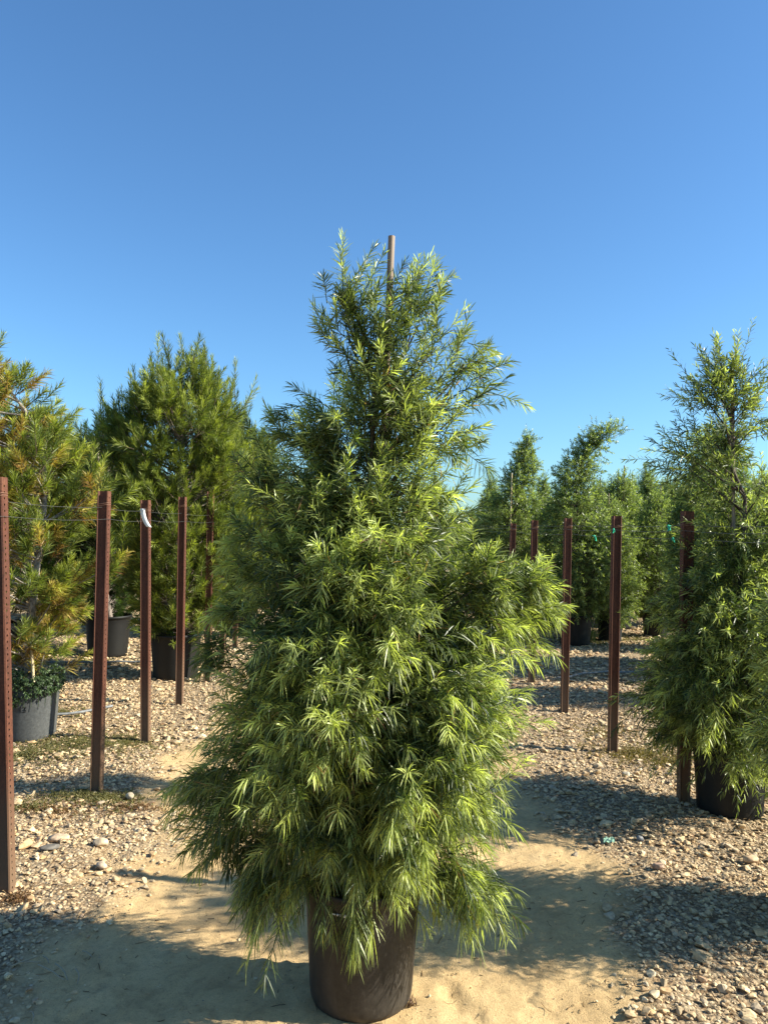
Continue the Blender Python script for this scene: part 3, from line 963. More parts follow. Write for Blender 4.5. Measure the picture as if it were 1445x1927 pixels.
def pine(name, label, pos, prof, n, per, K, nl, nw, seed, pot, pot_mat, tufts=(), size=0.26, inset=0.12, inner=0.1, up=0.5, dead=0.0, trunk=None, bark=(0.22, 0.18, 0.15), a0=50, a1=22,
         mature=NEED_M, young=NEED_Y, spread=0.4, limb_r=0.009, yf0=0.4, tuft_spread=0.35, tuft_size=0.2):
    r = np.random.default_rng(seed)
    base = np.array((pos[0], pos[1], 0.0))
    root = empty(name, tuple(base))
    tag(root, label, 'potted tree', 'pines in the left-hand block')
    ring_pot('pot', root, pot[0], pot[1], pot[2], pot_mat)
    C_, A_, F_ = prof.sample(n, r, inset, inner)
    z0, z1 = prof.z[0], prof.z[-1]
    hz = np.clip((C_[:, 2] - z0) / (z1 - z0), 0, 1)
    O_ = unit(np.stack([np.cos(A_), np.sin(A_), up + 1.2 * hz], -1) + 0.2 * r.normal(size=(len(C_), 3)))
    if len(tufts):
        tc = np.array([D(a, b, prof.depth + e) for a, b, c, d, e in tufts])
        to = unit(np.array([(c, e, d) for a, b, c, d, e in tufts], float))
        C_ = np.concatenate([C_, tc]); O_ = np.concatenate([O_, to]); F_ = np.concatenate([F_, np.ones(len(tc))])
    CL = C_ - base
    nt_ = len(tufts)
    spa = np.full(len(CL), float(spread)); sza = np.full(len(CL), float(size))
    if nt_:
        spa[-nt_:] = tuft_spread; sza[-nt_:] = tuft_size
    b, d, L, own = clump_shoots(CL, O_, per, spa, sza, r)
    cv = np.zeros((len(b), 3)); cv[:, 2] = 0.12 + r.normal(0, 0.1, len(b))
    yf = np.clip(yf0 + 0.3 * r.normal(size=len(b)), 0, 1)
    g = Geo()
    isdead = (r.random(len(b)) < dead * np.where(F_[own] < 0.8, 1.5, 0.7))
    for sel, mc, yc, dr in ((~isdead, mature, young, 0.06), (isdead, NEED_DEAD, young, 0.2)):
        if sel.sum():
            leaves(g, b[sel], d[sel], L[sel], cv[sel], K, np.full(sel.sum(), nl), nw, mc, yc, yf[sel] if yc is young and mc is not NEED_DEAD else 0.25 + 0.75 * r.random(sel.sum()) ** 0.6, r, a0, a1, dr, 0.28, rows=3)
    twigs(g, b, d, L, cv, 0.004, 1, np.array((0.13, 0.095, 0.06)))
    g.build('crown', [M_NEEDLE, M_BARK], root)
    t = Geo()
    zb = pot[2] - 0.06
    if trunk is None:
        f = np.linspace(0, 1, 12)
        top = np.array((prof.at(z1)[0] - base[0], 0, z1 - 0.2))
        tp = np.stack([top[0] * f + 0.03 * np.sin(f * 6 + seed), 0.03 * np.cos(f * 5), zb + (top[2] - zb) * f], -1)
    else:
        kp = np.array(trunk) - base
        kp = kp[np.argsort(kp[:, 2])]
        zz = np.linspace(zb, kp[-1, 2], 16)
        kp = np.concatenate([[(0, 0, zb)], kp])
        tp = np.stack([np.interp(zz, kp[:, 2], kp[:, 0]), np.interp(zz, kp[:, 2], kp[:, 1]), zz], -1)
        tp[1:-1] = (tp[:-2] + 2 * tp[1:-1] + tp[2:]) / 4
    tubes(t, tp[None], np.linspace(0.034, 0.008, len(tp))[None], 9, 0, np.array(bark))
    az_ = np.clip(CL[:, 2] - 0.15 - 0.35 * np.hypot(CL[:, 0] - np.interp(CL[:, 2], tp[:, 2], tp[:, 0]), CL[:, 1]), zb + 0.05, tp[-1, 2] * 0.97)
    AA = np.stack([np.interp(az_, tp[:, 2], tp[:, 0]), np.interp(az_, tp[:, 2], tp[:, 1]), az_], -1)
    limbs(t, AA, CL - O_ * 0.08, limb_r, limb_r * 0.4, r, 0.12, 0, np.array(bark) * 0.95)
    t.build('trunk', [M_BARK], root)
    return root


AD = 5.95
pa = Profile([(640, -110, -30), (690, -160, 10), (740, -200, 55), (800, -240, 105), (860, -250, 130), (905, -250, 150), (960, -240, 150), (1010, -220, 120), (1060, -210, 150),
              (1120, -200, 165), (1170, -160, 150), (1230, -110, 125), (1270, -60, 100)], AD)
pine_a = pine('potted_pine', 'pine with browning needles and a bent bare trunk, standing in a grey pot', G(30, 1402) + np.array((0, 0.2, 0)), pa, 88, 9, 86, 0.105, 0.0052, 51,
              (0.222, 0.195, 0.46), M_POT_GREY, size=0.155, inner=0.16, up=0.9, dead=0.42, spread=0.42, a0=55, a1=28,
              tufts=[(45, 735, 0.6, 0.8, 0), (-5, 700, 0.1, 1, 0), (80, 790, 0.7, 0.7, 0), (105, 820, 0.7, 0.6, 0.03), (115, 870, 0.8, 0.5, 0), (180, 915, 0.5, 0.9, 0), (150, 930, 0.4, 0.9, 0.05),
                     (170, 960, 0.9, 0.3, -0.05), (205, 1055, 0.4, 0.9, -0.1), (150, 1080, 0.7, 0.6, 0), (110, 1130, 0.6, 0.3, -0.2), (130, 1150, 0.9, 0.3, 0), (100, 1225, 0.6, 0.3, -0.1),
                     (60, 1030, 0.1, 1, -0.3), (30, 900, -0.2, 0.9, -0.3), (70, 870, 0.3, 0.9, -0.25), (30, 790, 0.1, 1, 0.1), (95, 1010, 0.5, 0.7, -0.1)],
              trunk=[D(52, 1240, AD), D(62, 1150, AD), D(70, 1060, AD), D(82, 980, AD), D(88, 920, AD), D(84, 850, AD), D(66, 800, AD), D(38, 752, AD), D(8, 715, AD), D(-30, 690, AD)],
              bark=(0.30, 0.26, 0.22))
BD = 8.45
pb = Profile([(710, 300, 405), (745, 235, 440), (790, 200, 460), (830, 188, 468), (900, 195, 475), (970, 210, 478), (1050, 222, 475), (1120, 235, 465), (1170, 250, 440), (1205, 275, 390)], BD)
pine_b = pine('potted_pine', 'tall bushy green pine with several upright leaders, in a black pot', G(318, 1284) + np.array((0, 0.25, 0)), pb, 300, 7, 62, 0.115, 0.0056, 52,
              (0.265, 0.225, 0.48), M_POT_DARK, size=0.19, up=0.6, inner=0.2, a0=46, a1=22, spread=0.42, tuft_spread=0.13, tuft_size=0.30,
              tufts=[(357, 690, -0.05, 1, 0), (357, 720, 0, 1, 0), (375, 710, 0.1, 1, 0.05), (382, 740, 0.15, 1, 0), (340, 700, -0.1, 1, 0), (343, 740, 0, 1, 0.1), (260, 745, -0.05, 1, 0), (252, 790, -0.1, 1, 0),
                     (310, 755, 0, 1, 0), (200, 810, -0.2, 1, 0), (225, 800, -0.1, 1, 0.1), (195, 850, -0.6, 0.8, 0), (425, 760, 0.2, 1, 0), (400, 745, 0.2, 1, -0.1), (440, 800, 0.4, 0.9, 0), (290, 775, -0.1, 1, -0.1)])
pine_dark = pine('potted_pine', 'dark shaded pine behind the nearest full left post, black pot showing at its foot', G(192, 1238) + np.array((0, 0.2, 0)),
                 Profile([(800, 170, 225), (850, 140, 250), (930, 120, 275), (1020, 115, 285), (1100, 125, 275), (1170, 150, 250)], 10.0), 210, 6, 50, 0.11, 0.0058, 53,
                 (0.27, 0.23, 0.5), M_POT_DARK, size=0.22, spread=0.5, mature=(0.035, 0.065, 0.02), young=(0.10, 0.14, 0.03))  # this pine's shade is put into its darker needle colours
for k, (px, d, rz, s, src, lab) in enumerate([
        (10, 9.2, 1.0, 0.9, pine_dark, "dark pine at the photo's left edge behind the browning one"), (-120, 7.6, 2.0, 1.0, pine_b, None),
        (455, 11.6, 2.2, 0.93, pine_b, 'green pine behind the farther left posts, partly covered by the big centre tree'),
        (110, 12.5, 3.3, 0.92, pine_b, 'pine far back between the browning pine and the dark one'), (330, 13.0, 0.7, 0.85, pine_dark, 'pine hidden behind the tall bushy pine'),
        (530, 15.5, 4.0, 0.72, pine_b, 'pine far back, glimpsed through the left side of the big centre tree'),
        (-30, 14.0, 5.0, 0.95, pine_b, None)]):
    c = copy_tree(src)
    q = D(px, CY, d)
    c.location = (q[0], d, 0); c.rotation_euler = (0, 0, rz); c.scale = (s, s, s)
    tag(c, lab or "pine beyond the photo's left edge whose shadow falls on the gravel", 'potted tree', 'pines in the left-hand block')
# crowns built away from their pots turn about the pot; the farther pines of the horizon band
for k in range(12):
    d = rr.uniform(18, 42)
    c = copy_tree(rr.choice((pine_b, pine_dark)))
    q = D(rr.uniform(-80, 640), CY, d)
    s = rr.uniform(0.62, 0.8)
    c.location = (q[0], d, 0); c.rotation_euler = (0, 0, rr.uniform(0, 6.28)); c.scale = (s, s, s)
    tag(c, 'distant pine in the dark band behind the left block', 'potted tree', 'distant pines')

# ------------------------------------------------------------------ perforated steel posts
def post_mesh(hgt=1.8):
    g = Geo()
    fy0, fy1, xo = -0.008, 0.046, 0.0305
    prof = [(-xo, fy0), (-0.0275, fy0 - 0.002), (-0.0195, 0.0), (0.0195, 0.0), (0.0275, fy0 - 0.002), (xo, fy0)]
    zs = np.array((-0.15, hgt))
    V = np.array([(x, y, z) for z in np.linspace(-0.15, hgt, 13) for x, y in prof])
    m = len(prof)
    g.add(V, quads=[(j * m + i, j * m + i + 1, (j + 1) * m + i + 1, (j + 1) * m + i) for j in range(12) for i in range(m - 1)])
    pitch, r = 0.027, 0.0058
    a = np.arange(8) * math.pi / 4 + math.pi / 8
    cells = int((hgt - 0.02) / pitch)
    yc = (fy0 + fy1) / 2 - 0.006
    for sx in (-1, 1):
        for c in range(cells):
            z0 = 0.02 + c * pitch; z1 = z0 + pitch; zc = (z0 + z1) / 2
            outer = [(fy1, (z0 * .35 + z1 * .65)), (yc + .012, z1), (yc - .012, z1), (fy0, (z0 * .35 + z1 * .65)), (fy0, (z0 * .65 + z1 * .35)), (yc - .012, z0), (yc + .012, z0), (fy1, (z0 * .65 + z1 * .35))]
            inner = [(yc + r * math.cos(t), zc + r * math.sin(t)) for t in a]
            corners = [(fy1, z1), (fy0, z1), (fy0, z0), (fy1, z0)]
            vv = np.array([(sx * xo, y, z) for y, z in outer + inner + corners])
            q = [(i, (i + 1) % 8, 8 + (i + 1) % 8, 8 + i) for i in range(8)]
            t = [(0, 16, 1), (2, 17, 3), (4, 18, 5), (6, 19, 7)]
            if sx < 0:
                q = [f[::-1] for f in q]; t = [f[::-1] for f in t]
            g.add(vv, quads=q, tris=t)
        g.add([(sx * xo, fy0, -.15), (sx * xo, fy1, -.15), (sx * xo, fy1, .02), (sx * xo, fy0, .02)], quads=[(0, 1, 2, 3)][::sx])
        zt = 0.02 + cells * pitch
        if hgt - zt > 0.001:
            g.add([(sx * xo, fy0, zt), (sx * xo, fy1, zt), (sx * xo, fy1, hgt), (sx * xo, fy0, hgt)], quads=[(0, 1, 2, 3)])
    return g.mesh('steel_post', [M_RUST], smooth=False)


def tie_mesh():
    g = Geo()
    for dz in (0.0, 0.010):
        p = [(-0.033, 0.042), (-0.0345, -0.012), (-0.02, -0.014), (0.02, -0.014), (0.0345, -0.012), (0.033, 0.042)]
        tubes(g, np.array([[(x, y, 1.715 + dz + 0.006 * x / 0.034) for x, y in p]]), np.full((1, 6), 0.0018), 5, 0)
    return g.mesh('wire_tie', [M_WIRE_RUST], True)


M_WIRE_RUST = flat_mat('rusty_wire', (0.20, 0.10, 0.06), 0.6, 0.4)
PM, TM = post_mesh(), tie_mesh()


def add_post(bx, by, tx, ty, label, group, tie=True):
    b = G(bx, by)
    t = D(tx, ty, b[1])
    v = Vector(t - b)
    o = link_mesh('steel_post', PM)
    o.location = b
    o.rotation_euler = Vector((v.x * 0.9, v.y, v.z)).to_track_quat('Z', 'Y').to_euler()
    q = Vector((0, 0, 1)).rotation_difference(v.normalized())
    o.rotation_mode = 'QUATERNION'
    o.rotation_quaternion = q
    o.scale = (1, 1, v.length / 1.8)
    md = o.modifiers.new('gauge', 'SOLIDIFY'); md.thickness = 0.0032; md.offset = 0.0
    tag(o, label, 'post', group)
    if tie:
        link_mesh('wire_tie', TM, o)
    return o, b, v


LG, RG = 'rusty posts of the left row', 'rusty posts of the right row'
ORD = ['second', 'third', 'fourth', 'fifth', 'sixth', 'seventh', 'eighth', 'ninth']
left_posts = [add_post(8, 1688, -8, 898, "rusty perforated post cut by the photo's left edge", LG)]
LP = [(180, 1500, 195, 924, 'rusty perforated post in front of the dark pine, bent wire at its top'), (273, 1399, 273, 941, 'rusty post with a white curled tag tied near its top'),
      (337, 1329, 343, 935, 'rusty post in front of the tall bushy pine and its black pot'), (390, 1284, 396, 925, 'rusty post just left of the big centre tree, half covered by pine needles'),
      (418, 1248, 422, 945, 'rusty post glimpsed through the left leaves of the big centre tree'), (442, 1222, 447, 955, 'farther rusty post glimpsed through the left leaves of the centre tree')]
for bx, by, tx, ty, lab in LP:
    left_posts.append(add_post(bx, by, tx, ty, lab, LG))
RP = [(1503, 1705, 1512, 945, "rusty post just beyond the photo's right edge, its shadow crossing the track"), (1287, 1520, 1295, 962, 'thick dark rusty post standing in front of the pot of the thin-topped tree'),
      (1153, 1418, 1161, 971, 'dark rusty post second nearest of the visible right row, clear on gravel'), (1062, 1343, 1069, 975, 'dark rusty post in front of the hooked fern pine'),
      (1000, 1290, 1006, 979, 'rusty post behind the side branch of the big centre tree'), (955, 1254, 966, 985, 'farthest rusty post of the right row, almost covered by the centre tree')]
right_posts = []
for bx, by, tx, ty, lab in RP:
    right_posts.append(add_post(bx, by, tx, ty, lab, RG))

# wires strung along both rows
def wire(posts, z, label, r=0.0013, off=0.0, ext=True):
    pts = []
    for o, b, v in posts:
        f = z / v.z
        pts.append(np.array(b) + np.array(v) * f + np.array((off, -0.012, 0)))
    if ext:
        pts.insert(0, pts[0] + (pts[0] - pts[1]) * 1.2)
        pts.append(pts[-1] + (pts[-1] - pts[-2]) * 3)
    P = []
    for a, b in zip(pts[:-1], pts[1:]):
        for t in np.linspace(0, 1, 5)[:-1]:
            p = a + (b - a) * t; p = p.copy(); p[2] -= 0.012 * 4 * t * (1 - t)
            P.append(p)
    P.append(pts[-1])
    g = Geo(); tubes(g, np.array([P]), np.full((1, len(P)), r), 5, 0)
    o = g.build('row_wire', [M_WIRE])
    tag(o, label, 'wire', 'wires strung between the posts')
    return np.array(P)


wire(left_posts, 1.735, 'upper thin wire strung along the left row of posts', 0.0010)
wire(left_posts, 1.665, 'lower thin wire strung along the left row of posts', 0.0010, 0.04)
wr = [wire(right_posts, 1.69, 'topmost thin wire strung along the right row of posts', 0.0015), wire(right_posts, 1.655, 'middle thin wire strung along the right row of posts', 0.0013, -0.03),
      wire(right_posts, 1.61, 'lowest thin wire strung along the right row of posts', 0.0015, 0.03)]


def ribbon(px, py, W, size, seed, label):
    r = np.random.default_rng(seed)
    # the wire point nearest to that pixel's direction
    best = min((abs(D(px, py, p[1])[0] - p[0]), i) for i, p in enumerate(W) if p[1] > 2)[1]
    p = W[best]
    g = Geo()
    for k in range(4):
        w = size * r.uniform(0.7, 1.1)
        a = r.uniform(0, 6.28)
        nseg = 6
        pts = []
        for s in np.linspace(0, 1, nseg):
            c = p + np.array((math.cos(a) * s * w * 0.35, -0.004 - 0.006 * k, -w * s * (0.9 if k else -0.2) + 0.1 * w * math.sin(4 * s + k)))
            d = np.array((0.28 * w * math.cos(0.6 * k), 0.28 * w * math.sin(0.6 * k), 0.05 * w * math.sin(5 * s)))
            pts += [c - d, c + d]
        g.add(pts, quads=[(2 * j, 2 * j + 1, 2 * j + 3, 2 * j + 2) for j in range(nseg - 1)])
    a = np.linspace(0, 6.28, 11)
    tubes(g, np.array([np.stack([p[0] + 0 * a, p[1] + 0.007 * np.cos(a), p[2] + 0.007 * np.sin(a)], -1)]), np.full((1, 11), 0.005), 5, 0)
    o = g.build('ribbon_knot', [M_GREEN])
    md = o.modifiers.new('gauge', 'SOLIDIFY'); md.thickness = 0.001
    tag(o, label, 'ribbon', 'green ribbons tied on the right wires')


ribbon(1258, 988, wr[0], 0.034, 1, 'largest bright green ribbon knot, on the wire left of the nearest right post')
ribbon(1252, 1003, wr[2], 0.020, 2, 'small green ribbon knot just below the largest one')
ribbon(1147, 999, wr[1], 0.026, 3, 'green ribbon knot close beside the top of the second right post')
ribbon(1113, 1004, wr[2], 0.034, 4, 'green ribbon knot between the second and third right posts')

# curled white tag tied to the third left post
b, v = left_posts[2][1], left_posts[2][2]
g = Geo()
t0 = np.array(D(269, 957, b[1] - 0.022)); t1 = np.array(D(281, 991, b[1] - 0.055))
pts = []
for s in np.linspace(0, 1, 12):
    c = t0 + (t1 - t0) * np.array((s ** 2.0, s ** 1.6, s))
    w = 0.019 * (1 + 0.10 * s)
    tilt = 0.35 * s
    pts += [c + np.array((-w, 0.004, -0.004 * tilt)), c + np.array((w, -0.004, -0.014 * tilt))]
g.add(pts, quads=[(2 * j, 2 * j + 1, 2 * j + 3, 2 * j + 2) for j in range(11)])
tg_o = g.build('curled_tag', [M_WHITE])
md = tg_o.modifiers.new('gauge', 'SOLIDIFY'); md.thickness = 0.0012
tag(tg_o, 'curled white plastic tag hanging on the third left post', 'tag')
g = Geo()
for k in range(5):                            # faded print at the tag's head
    c = t0 + (t1 - t0) * np.array((0.02 + 0.003 * k, 0.03, 0.10 + 0.055 * k)) + np.array((0.0, -0.0032, 0))
    w = 0.008 - 0.0012 * (k % 3)
    g.add([c + np.array((-w, 0.002, -0.0009)), c + np.array((w, -0.002, -0.0009)), c + np.array((w, -0.002, 0.0009)), c + np.array((-w, 0.002, 0.0009))], quads=[(0, 1, 2, 3)])
g.build('faded_print', [flat_mat('faded_print', (0.36, 0.36, 0.35))], tg_o)
g = Geo()
pp = [np.array(D(x, y, b[1] - 0.03)) for x, y in ((269, 957), (275, 957), (281, 955), (285, 951), (284, 946))]
tubes(g, np.array([pp]), np.full((1, 5), 0.0016), 5, 0)
g.build('tag_wire', [M_WIRE_RUST], tg_o)

# ------------------------------------------------------------------ small things
# weed spilling over the grey pot
wr_ = np.random.default_rng(77)
pa_loc = np.array(pine_a.location)
n = 560
u = wr_.random(n); a = wr_.uniform(math.pi * 1.02, math.pi * 1.98, n)
rad = 0.225 + 0.035 * wr_.random(n)
c = np.stack([pa_loc[0] + 0.01 + np.cos(a) * rad, pa_loc[1] + np.sin(a) * rad, 0.49 - u ** 1.3 * 0.26 * (0.5 + 0.5 * np.clip(-np.cos(a) * 1.2 + 0.55, 0, 1.3))], -1)
n2 = 320
a2 = wr_.uniform(0, 6.28, n2); r2 = 0.24 * np.sqrt(wr_.random(n2))
c = np.concatenate([c, np.stack([pa_loc[0] + r2 * np.cos(a2), pa_loc[1] + r2 * np.sin(a2), 0.43 + 0.10 * wr_.random(n2)], -1)])
d = unit(np.stack([np.cos(np.concatenate([a, a2])), np.sin(np.concatenate([a, a2])), 0.3 * np.ones(len(c))], -1) + 0.5 * wr_.normal(size=(len(c), 3)))
g = Geo()
leaves(g, c, d, np.full(len(c), 0.02), np.zeros((len(c), 3)), 5, np.full(len(c), 0.019), 0.011, (0.022, 0.045, 0.018), (0.17, 0.24, 0.10), wr_.uniform(0.1, 0.8, len(c)), wr_, 80, 50, 0.2)
stem_a = np.linspace(math.pi * 1.1, math.pi * 1.9, 14)
sp = np.stack([np.stack([pa_loc[0] + np.cos(stem_a) * k, pa_loc[1] + np.sin(stem_a) * k, np.full(14, z)], -1) for k, z in ((0.12, 0.42), (0.20, 0.48), (0.235, 0.46), (0.25, 0.36), (0.25, 0.28))], 1)
tubes(g, sp, np.full((14, 5), 0.0015), 4, 0, np.array((0.06, 0.09, 0.03)))
tag(g.build('weed', [M_WEED]), 'small-leaved dark green weed spilling over the rim of the grey pot', 'weed')
# short wooden stake and a white card in that pot
g = Geo()
p0 = pa_loc + np.array((0.09, -0.12, 0.38)); p1 = D(60, 1216, pa_loc[1] - 0.1)
tubes(g, np.array([[p0 + (p1 - p0) * t for t in np.linspace(0, 1, 5)]]), np.full((1, 5), 0.011), 6, 0, cap=True)
tag(g.build('short_stake', [M_STAKE_PALE]), 'short pale wooden stake leaning in the grey pot', 'stake')
g = Geo()
ctr = D(60, 1202, pa_loc[1] - 0.08)
vv = []
for j in range(2):
    for (dx, dz) in ((-0.095, -0.062), (0.03, -0.04), (0.055, 0.03), (-0.085, 0.062)):
        vv.append(ctr + np.array((dx, 0.004 * j - 0.15 * dx, dz)))
g.add(vv, quads=[(0, 1, 2, 3), (7, 6, 5, 4), (0, 4, 5, 1), (1, 5, 6, 2), (2, 6, 7, 3), (3, 7, 4, 0)])
tag(g.build('white_card', [M_WHITE], smooth=False), 'torn white card fixed among the lower branches of the browning pine', 'card')
# black hand-painted digits on the grey pot
g = Geo()
strokes = [[(-.030, .012), (-.022, .022), (-.022, -.02)], [(-.006, .018), (.008, .02), (.006, .004), (-.002, .001), (.010, -.004), (.008, -.018), (-.008, -.016)]]
pxc = D(47, 1335, pa_loc[1] - 0.2)
for st in strokes:
    P = []
    for dx, dz in st:
        xx = pxc[0] + dx; zz = pxc[2] + dz
        rr_ = 0.195 + (0.222 - 0.195) * zz / 0.46 + 0.002
        yy = pa_loc[1] - math.sqrt(max(rr_ ** 2 - (xx - pa_loc[0]) ** 2, 0.0))
        P.append((xx, yy, zz))
    tubes(g, np.array([P]) - pa_loc, np.full((1, len(P)), 0.0028), 5, 0)
g.build('painted_number', [M_INK], pine_a.children[0])

# drip pipes on the gravel
def pipe(pts, r, label):
    P = []
    for a_, b_ in zip(pts[:-1], pts[1:]):
        for t in np.linspace(0, 1, 6)[:-1]:
            q = a_ + (b_ - a_) * t
            P.append((q[0], q[1], ground_z(np.array([q[0]]), np.array([q[1]]))[0] + r + 0.022))
    q = pts[-1]; P.append((q[0], q[1], ground_z(np.array([q[0]]), np.array([q[1]]))[0] + r + 0.022))
    g = Geo(); tubes(g, np.array([P]), np.full((1, len(P)), r), 8, 0, cap=True)
    tag(g.build('drip_pipe', [M_PIPE]), label, 'pipe', 'grey drip pipes on the gravel')


pipe([G(-90, 1372), G(70, 1358), G(140, 1352), G(212, 1340)], 0.011, 'grey drip pipe on gravel beside the grey pot, ending behind a left post')
pipe([G(1048, 1284), G(1090, 1278), G(1145, 1272), G(1260, 1270)], 0.012, 'grey drip pipe on gravel behind the second right post')
pipe([G(60, 1252), G(160, 1255), G(265, 1253), G(300, 1252)], 0.011, 'grey drip pipe on gravel in front of the dark pine')
pipe([G(60, 1198), G(130, 1199), G(165, 1199)], 0.013, 'grey drip pipe far back at the left, beside a black pot')


# low weeds hugging the ground
def patch(px, py, rx, ry, n, rng):
    c = G(px, py)
    a = rng.uniform(0, 6.28, n); r = np.minimum(np.abs(rng.normal(0, 0.62, n)), 1.6) * (1 + 0.28 * np.sin(3 * a + px) + 0.18 * np.sin(7 * a + py))
    return c[0] + rx * r * np.cos(a), c[1] + ry * r * np.sin(a)


wp = np.random.default_rng(61)
g = Geo()
for px, py, rx, ry, n, kind in ((150, 1408, 0.62, 0.36, 1500, 0), (55, 1425, 0.45, 0.25, 700, 0), (230, 1400, 0.35, 0.3, 500, 0), (200, 1512, 0.26, 0.12, 500, 0), (95, 1530, 0.32, 0.10, 160, 1), (60, 1528, 0.3, 0.1, 200, 0),
                                (140, 1505, 0.25, 0.10, 350, 0), (110, 1345, 0.35, 0.25, 350, 0), (1200, 1422, 0.42, 0.30, 800, 2), (1265, 1440, 0.3, 0.25, 450, 2), (1140, 1385, 0.3, 0.3, 250, 2), (180, 1248, 0.9, 0.35, 400, 0),
                                (1120, 1212, 0.9, 0.7, 700, 0), (1200, 1205, 1.0, 0.6, 600, 0), (255, 1525, 0.22, 0.07, 90, 1), (30, 1700, 0.10, 0.05, 90, 1)):
    x, y = patch(px, py, rx, ry, n, wp)
    b_ = np.stack([x, y, ground_z(x, y) + 0.008], -1)
    d_ = unit(np.stack([wp.normal(size=n), wp.normal(size=n), np.full(n, 0.35)], -1))
    mc, yc = [((0.11, 0.105, 0.038), (0.26, 0.22, 0.085)), ((0.16, 0.085, 0.04), (0.28, 0.17, 0.08)), ((0.15, 0.115, 0.04), (0.25, 0.19, 0.07))][kind]
    leaves(g, b_, d_, wp.uniform(0.015, 0.04, n), np.zeros((n, 3)), 10, np.full(n, 0.012), 0.0048, mc, yc, wp.uniform(0, 1, n), wp, 85, 45, 0.2, rows=3)
tag(g.build('ground_cover', [M_WEED]), kind='stuff')

# dry leaves and twigs scattered on gravel and track
lr = np.random.default_rng(62)
g = Geo()
x, y = scatter(lr, 1.8, 9.0, 420, 0.5)
k = lr.random(len(x)) < 0.12 + 0.88 * gravel_amount(x, y)
x, y = x[k], y[k]
n = len(x)
a = lr.uniform(0, 6.28, n); ln = np.where(lr.random(n) < 0.75, lr.uniform(0.006, 0.028, n), lr.uniform(0.03, 0.08, n))
z = ground_z(x, y) + 0.003 + 0.016 * gravel_amount(x, y)
t = np.linspace(-0.5, 0.5, 4)
P = np.stack([x[:, None] + np.cos(a)[:, None] * ln[:, None] * t, y[:, None] + np.sin(a)[:, None] * ln[:, None] * t, z[:, None] + (lr.normal(0, 0.10, n)[:, None] * ln[:, None]) * t ** 2 * 4 + 0 * t], -1)
pc = np.array([(0.14, 0.075, 0.03), (0.24, 0.14, 0.06), (0.07, 0.045, 0.025), (0.32, 0.22, 0.11)])[lr.integers(0, 4, n)]
tubes(g, P, np.full((n, 4), 0.0013) * lr.uniform(0.6, 1.3, (n, 1)), 3, 0, pc)
for x0, y0, x1, y1 in ((20, 1826, 75, 1808), (48, 1822, 78, 1818), (82, 1808, 92, 1822), (72, 1825, 122, 1852), (105, 1822, 128, 1852), (143, 1833, 146, 1858), (57, 1905, 61, 1926), (155, 1798, 174, 1807)):
    q0, q1 = G(x0, y0), G(x1, y1)
    m_ = (q0 + q1) / 2 + np.array((0.01, 0.0, 0.012))
    pts = np.array([q0, (q0 + m_) / 2 + (0, 0.004, 0), m_, (q1 + m_) / 2, q1]); pts[:, 2] = ground_z(pts[:, 0], pts[:, 1]) + 0.018
    tubes(g, pts[None], np.array([[0.0032, 0.003, 0.0028, 0.0024, 0.0016]]), 5, 0, np.array((0.36, 0.28, 0.18)))
tag(g.build('fallen_twigs', [M_LITTER]), kind='stuff')


def tuft(name, px, py, n, L, w, cols, seed, label, spread=0.8, droop=0.5):
    r = np.random.default_rng(seed)
    c = G(px, py)
    b_ = np.repeat(c[None], n, 0) + r.normal(0, 0.012, (n, 3)) * np.array((1, 1, 0))
    d_ = unit(np.stack([spread * r.normal(size=n), spread * r.normal(size=n), np.ones(n)], -1))
    g = Geo()
    nl = L * r.uniform(0.5, 1.1, n)
    side = unit(np.cross(d_, np.array((0, 0, 1.0)) + 0.1 * r.normal(size=(n, 3))))
    V = []
    for s, f in ((0, 0.6), (0.3, 1), (0.6, 0.8), (0.85, 0.45), (1, 0)):
        p = b_ + nl[:, None] * (s * d_ + s * s * droop * np.array((0, 0, -0.6)))
        V += [p - side * w * f / 2, p + side * w * f / 2] if f else [p]
    V = np.stack(V, 1)
    o = np.arange(n)[:, None] * 9
    q = np.concatenate([o + np.array((2 * j, 2 * j + 1, 2 * j + 3, 2 * j + 2)) for j in range(3)])
    cc = np.array(cols[0]) + (np.array(cols[1]) - np.array(cols[0])) * r.random((n, 1))
    g.add(V.reshape(-1, 3), quads=q, tris=o + np.array((6, 7, 8)), col=np.repeat(cc, 9, 0))
    tag(g.build(name, [M_WEED]), label, 'weed')


tuft('grass_weed', 1413, 1543, 26, 0.13, 0.008, ((0.12, 0.17, 0.06), (0.32, 0.36, 0.18)), 1, 'pale spiky grass weed at the foot of the thin-topped tree pot')
tuft('small_weed', 1376, 1540, 30, 0.05, 0.012, ((0.06, 0.12, 0.02), (0.15, 0.24, 0.05)), 2, 'tiny green weed just left of the pale spiky grass')
tuft('tall_grass', 1112, 1212, 34, 0.55, 0.010, ((0.08, 0.12, 0.03), (0.22, 0.24, 0.09)), 3, 'tall grass clump beside the pot of the hooked fern pine', 0.35, 0.5)
tuft('dry_weed', 700, 1915, 60, 0.045, 0.004, ((0.10, 0.05, 0.03), (0.24, 0.13, 0.08)), 4, "dry reddish weed against the front of the big tree's pot", 0.7, 0.2)
tuft('dead_weed', 772, 1893, 40, 0.04, 0.004, ((0.06, 0.035, 0.025), (0.20, 0.12, 0.08)), 5, "dead brown weed at the right foot of the big tree's pot", 0.7, 0.2)

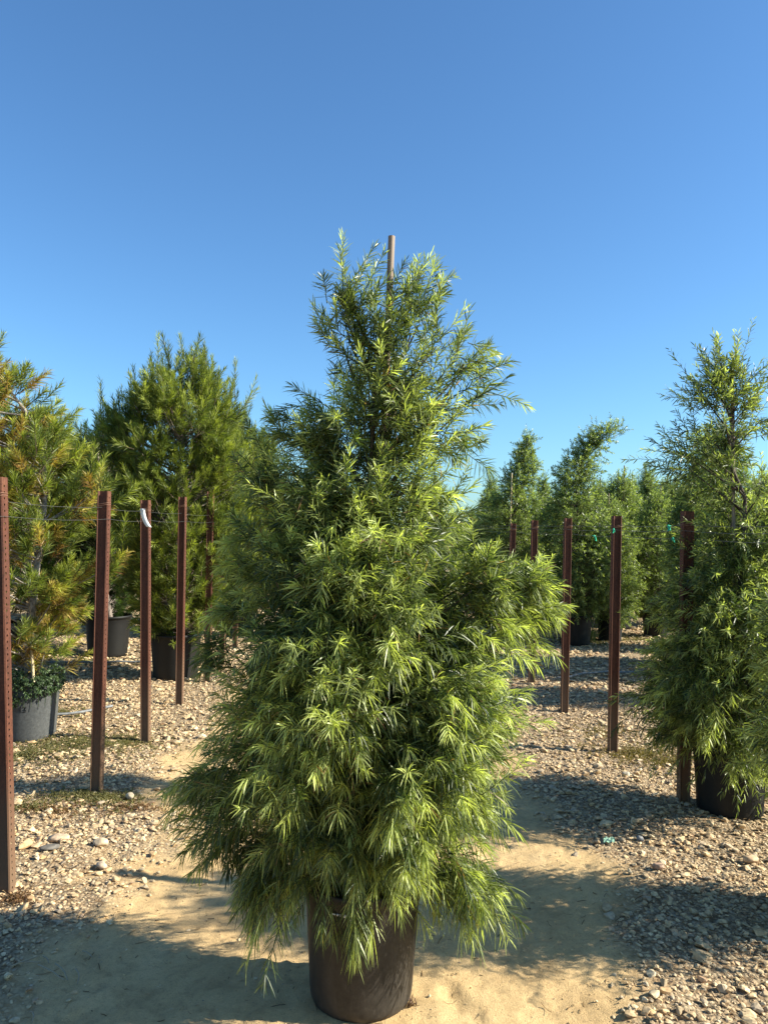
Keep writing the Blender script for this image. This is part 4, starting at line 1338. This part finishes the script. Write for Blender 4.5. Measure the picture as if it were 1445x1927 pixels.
# a few individual rocks and a scrap
def rock(px, py, size, col, seed, label):
    r = np.random.default_rng(seed)
    v, f = ico(3)
    for _ in range(9):
        nn = unit(r.normal(size=3)); h = r.uniform(0.55, 0.9); dd = v @ nn
        v = v - np.maximum(dd - h, 0)[:, None] * nn * 0.9
    v = v * (1 + 0.02 * r.normal(size=(len(v), 1)))
    v = v * np.array(size) * 0.5
    a = r.uniform(-0.5, 0.5)
    v = np.stack([v[:, 0] * math.cos(a) - v[:, 1] * math.sin(a), v[:, 0] * math.sin(a) + v[:, 1] * math.cos(a), v[:, 2]], -1)
    c = G(px, py)
    g = Geo().add(v, tris=f, col=np.array(col))
    o = g.build('rock', [M_STONE])
    o.location = (c[0], c[1], ground_z(c[:1], c[1:2])[0] + size[2] * 0.38)
    tag(o, label, 'rock', 'larger stones on the gravel')


rock(1237, 1643, (0.066, 0.05, 0.04), (0.42, 0.27, 0.18), 1, 'reddish stone at the edge of the right gravel, in the shadow fringe')
rock(1413, 1628, (0.085, 0.06, 0.045), (0.50, 0.34, 0.20), 2, 'orange stone on the right gravel below the spiky grass')
rock(1204, 1583, (0.04, 0.035, 0.032), (0.27, 0.26, 0.25), 3, 'grey stone beside the scrap of green plastic')
rock(1177, 1466, (0.06, 0.05, 0.04), (0.52, 0.44, 0.32), 4, 'pale stone on gravel in front of the second right post')
rock(245, 1512, (0.06, 0.05, 0.055), (0.52, 0.42, 0.28), 5, 'pale upright stone right of the post with bent wire')
rock(110, 1595, (0.115, 0.07, 0.05), (0.47, 0.34, 0.22), 6, 'large tan stone on the left gravel')
rock(189, 1602, (0.08, 0.06, 0.05), (0.55, 0.42, 0.27), 7, 'cream stone on the left gravel near the track')
rock(192, 1640, (0.062, 0.05, 0.035), (0.50, 0.38, 0.26), 8, 'flat tan stone below the cream one on the left gravel')
rock(93, 1616, (0.10, 0.05, 0.03), (0.13, 0.115, 0.095), 9, 'long dark grey stone on the left gravel')
g = Geo()
c = G(1143, 1590)
sr = np.random.default_rng(9)
P = np.array([[(i * 0.014 - 0.03 + 0.006 * j, j * 0.022 - 0.03, 0.012 + 0.012 * abs(math.sin(i * 1.7 + j * 2.1))) for i in range(5)] for j in range(4)]).reshape(-1, 3) + np.array((c[0], c[1], ground_z(c[:1], c[1:2])[0]))
g.add(P, quads=[(j * 5 + i, j * 5 + i + 1, j * 5 + i + 6, j * 5 + i + 5) for j in range(3) for i in range(4)])
o = g.build('plastic_scrap', [flat_mat('pale_green_plastic', (0.25, 0.42, 0.30), 0.4, 0.5)], smooth=False)
md = o.modifiers.new('gauge', 'SOLIDIFY'); md.thickness = 0.001
tag(o, 'crumpled pale green plastic scrap on the right gravel edge', 'litter')
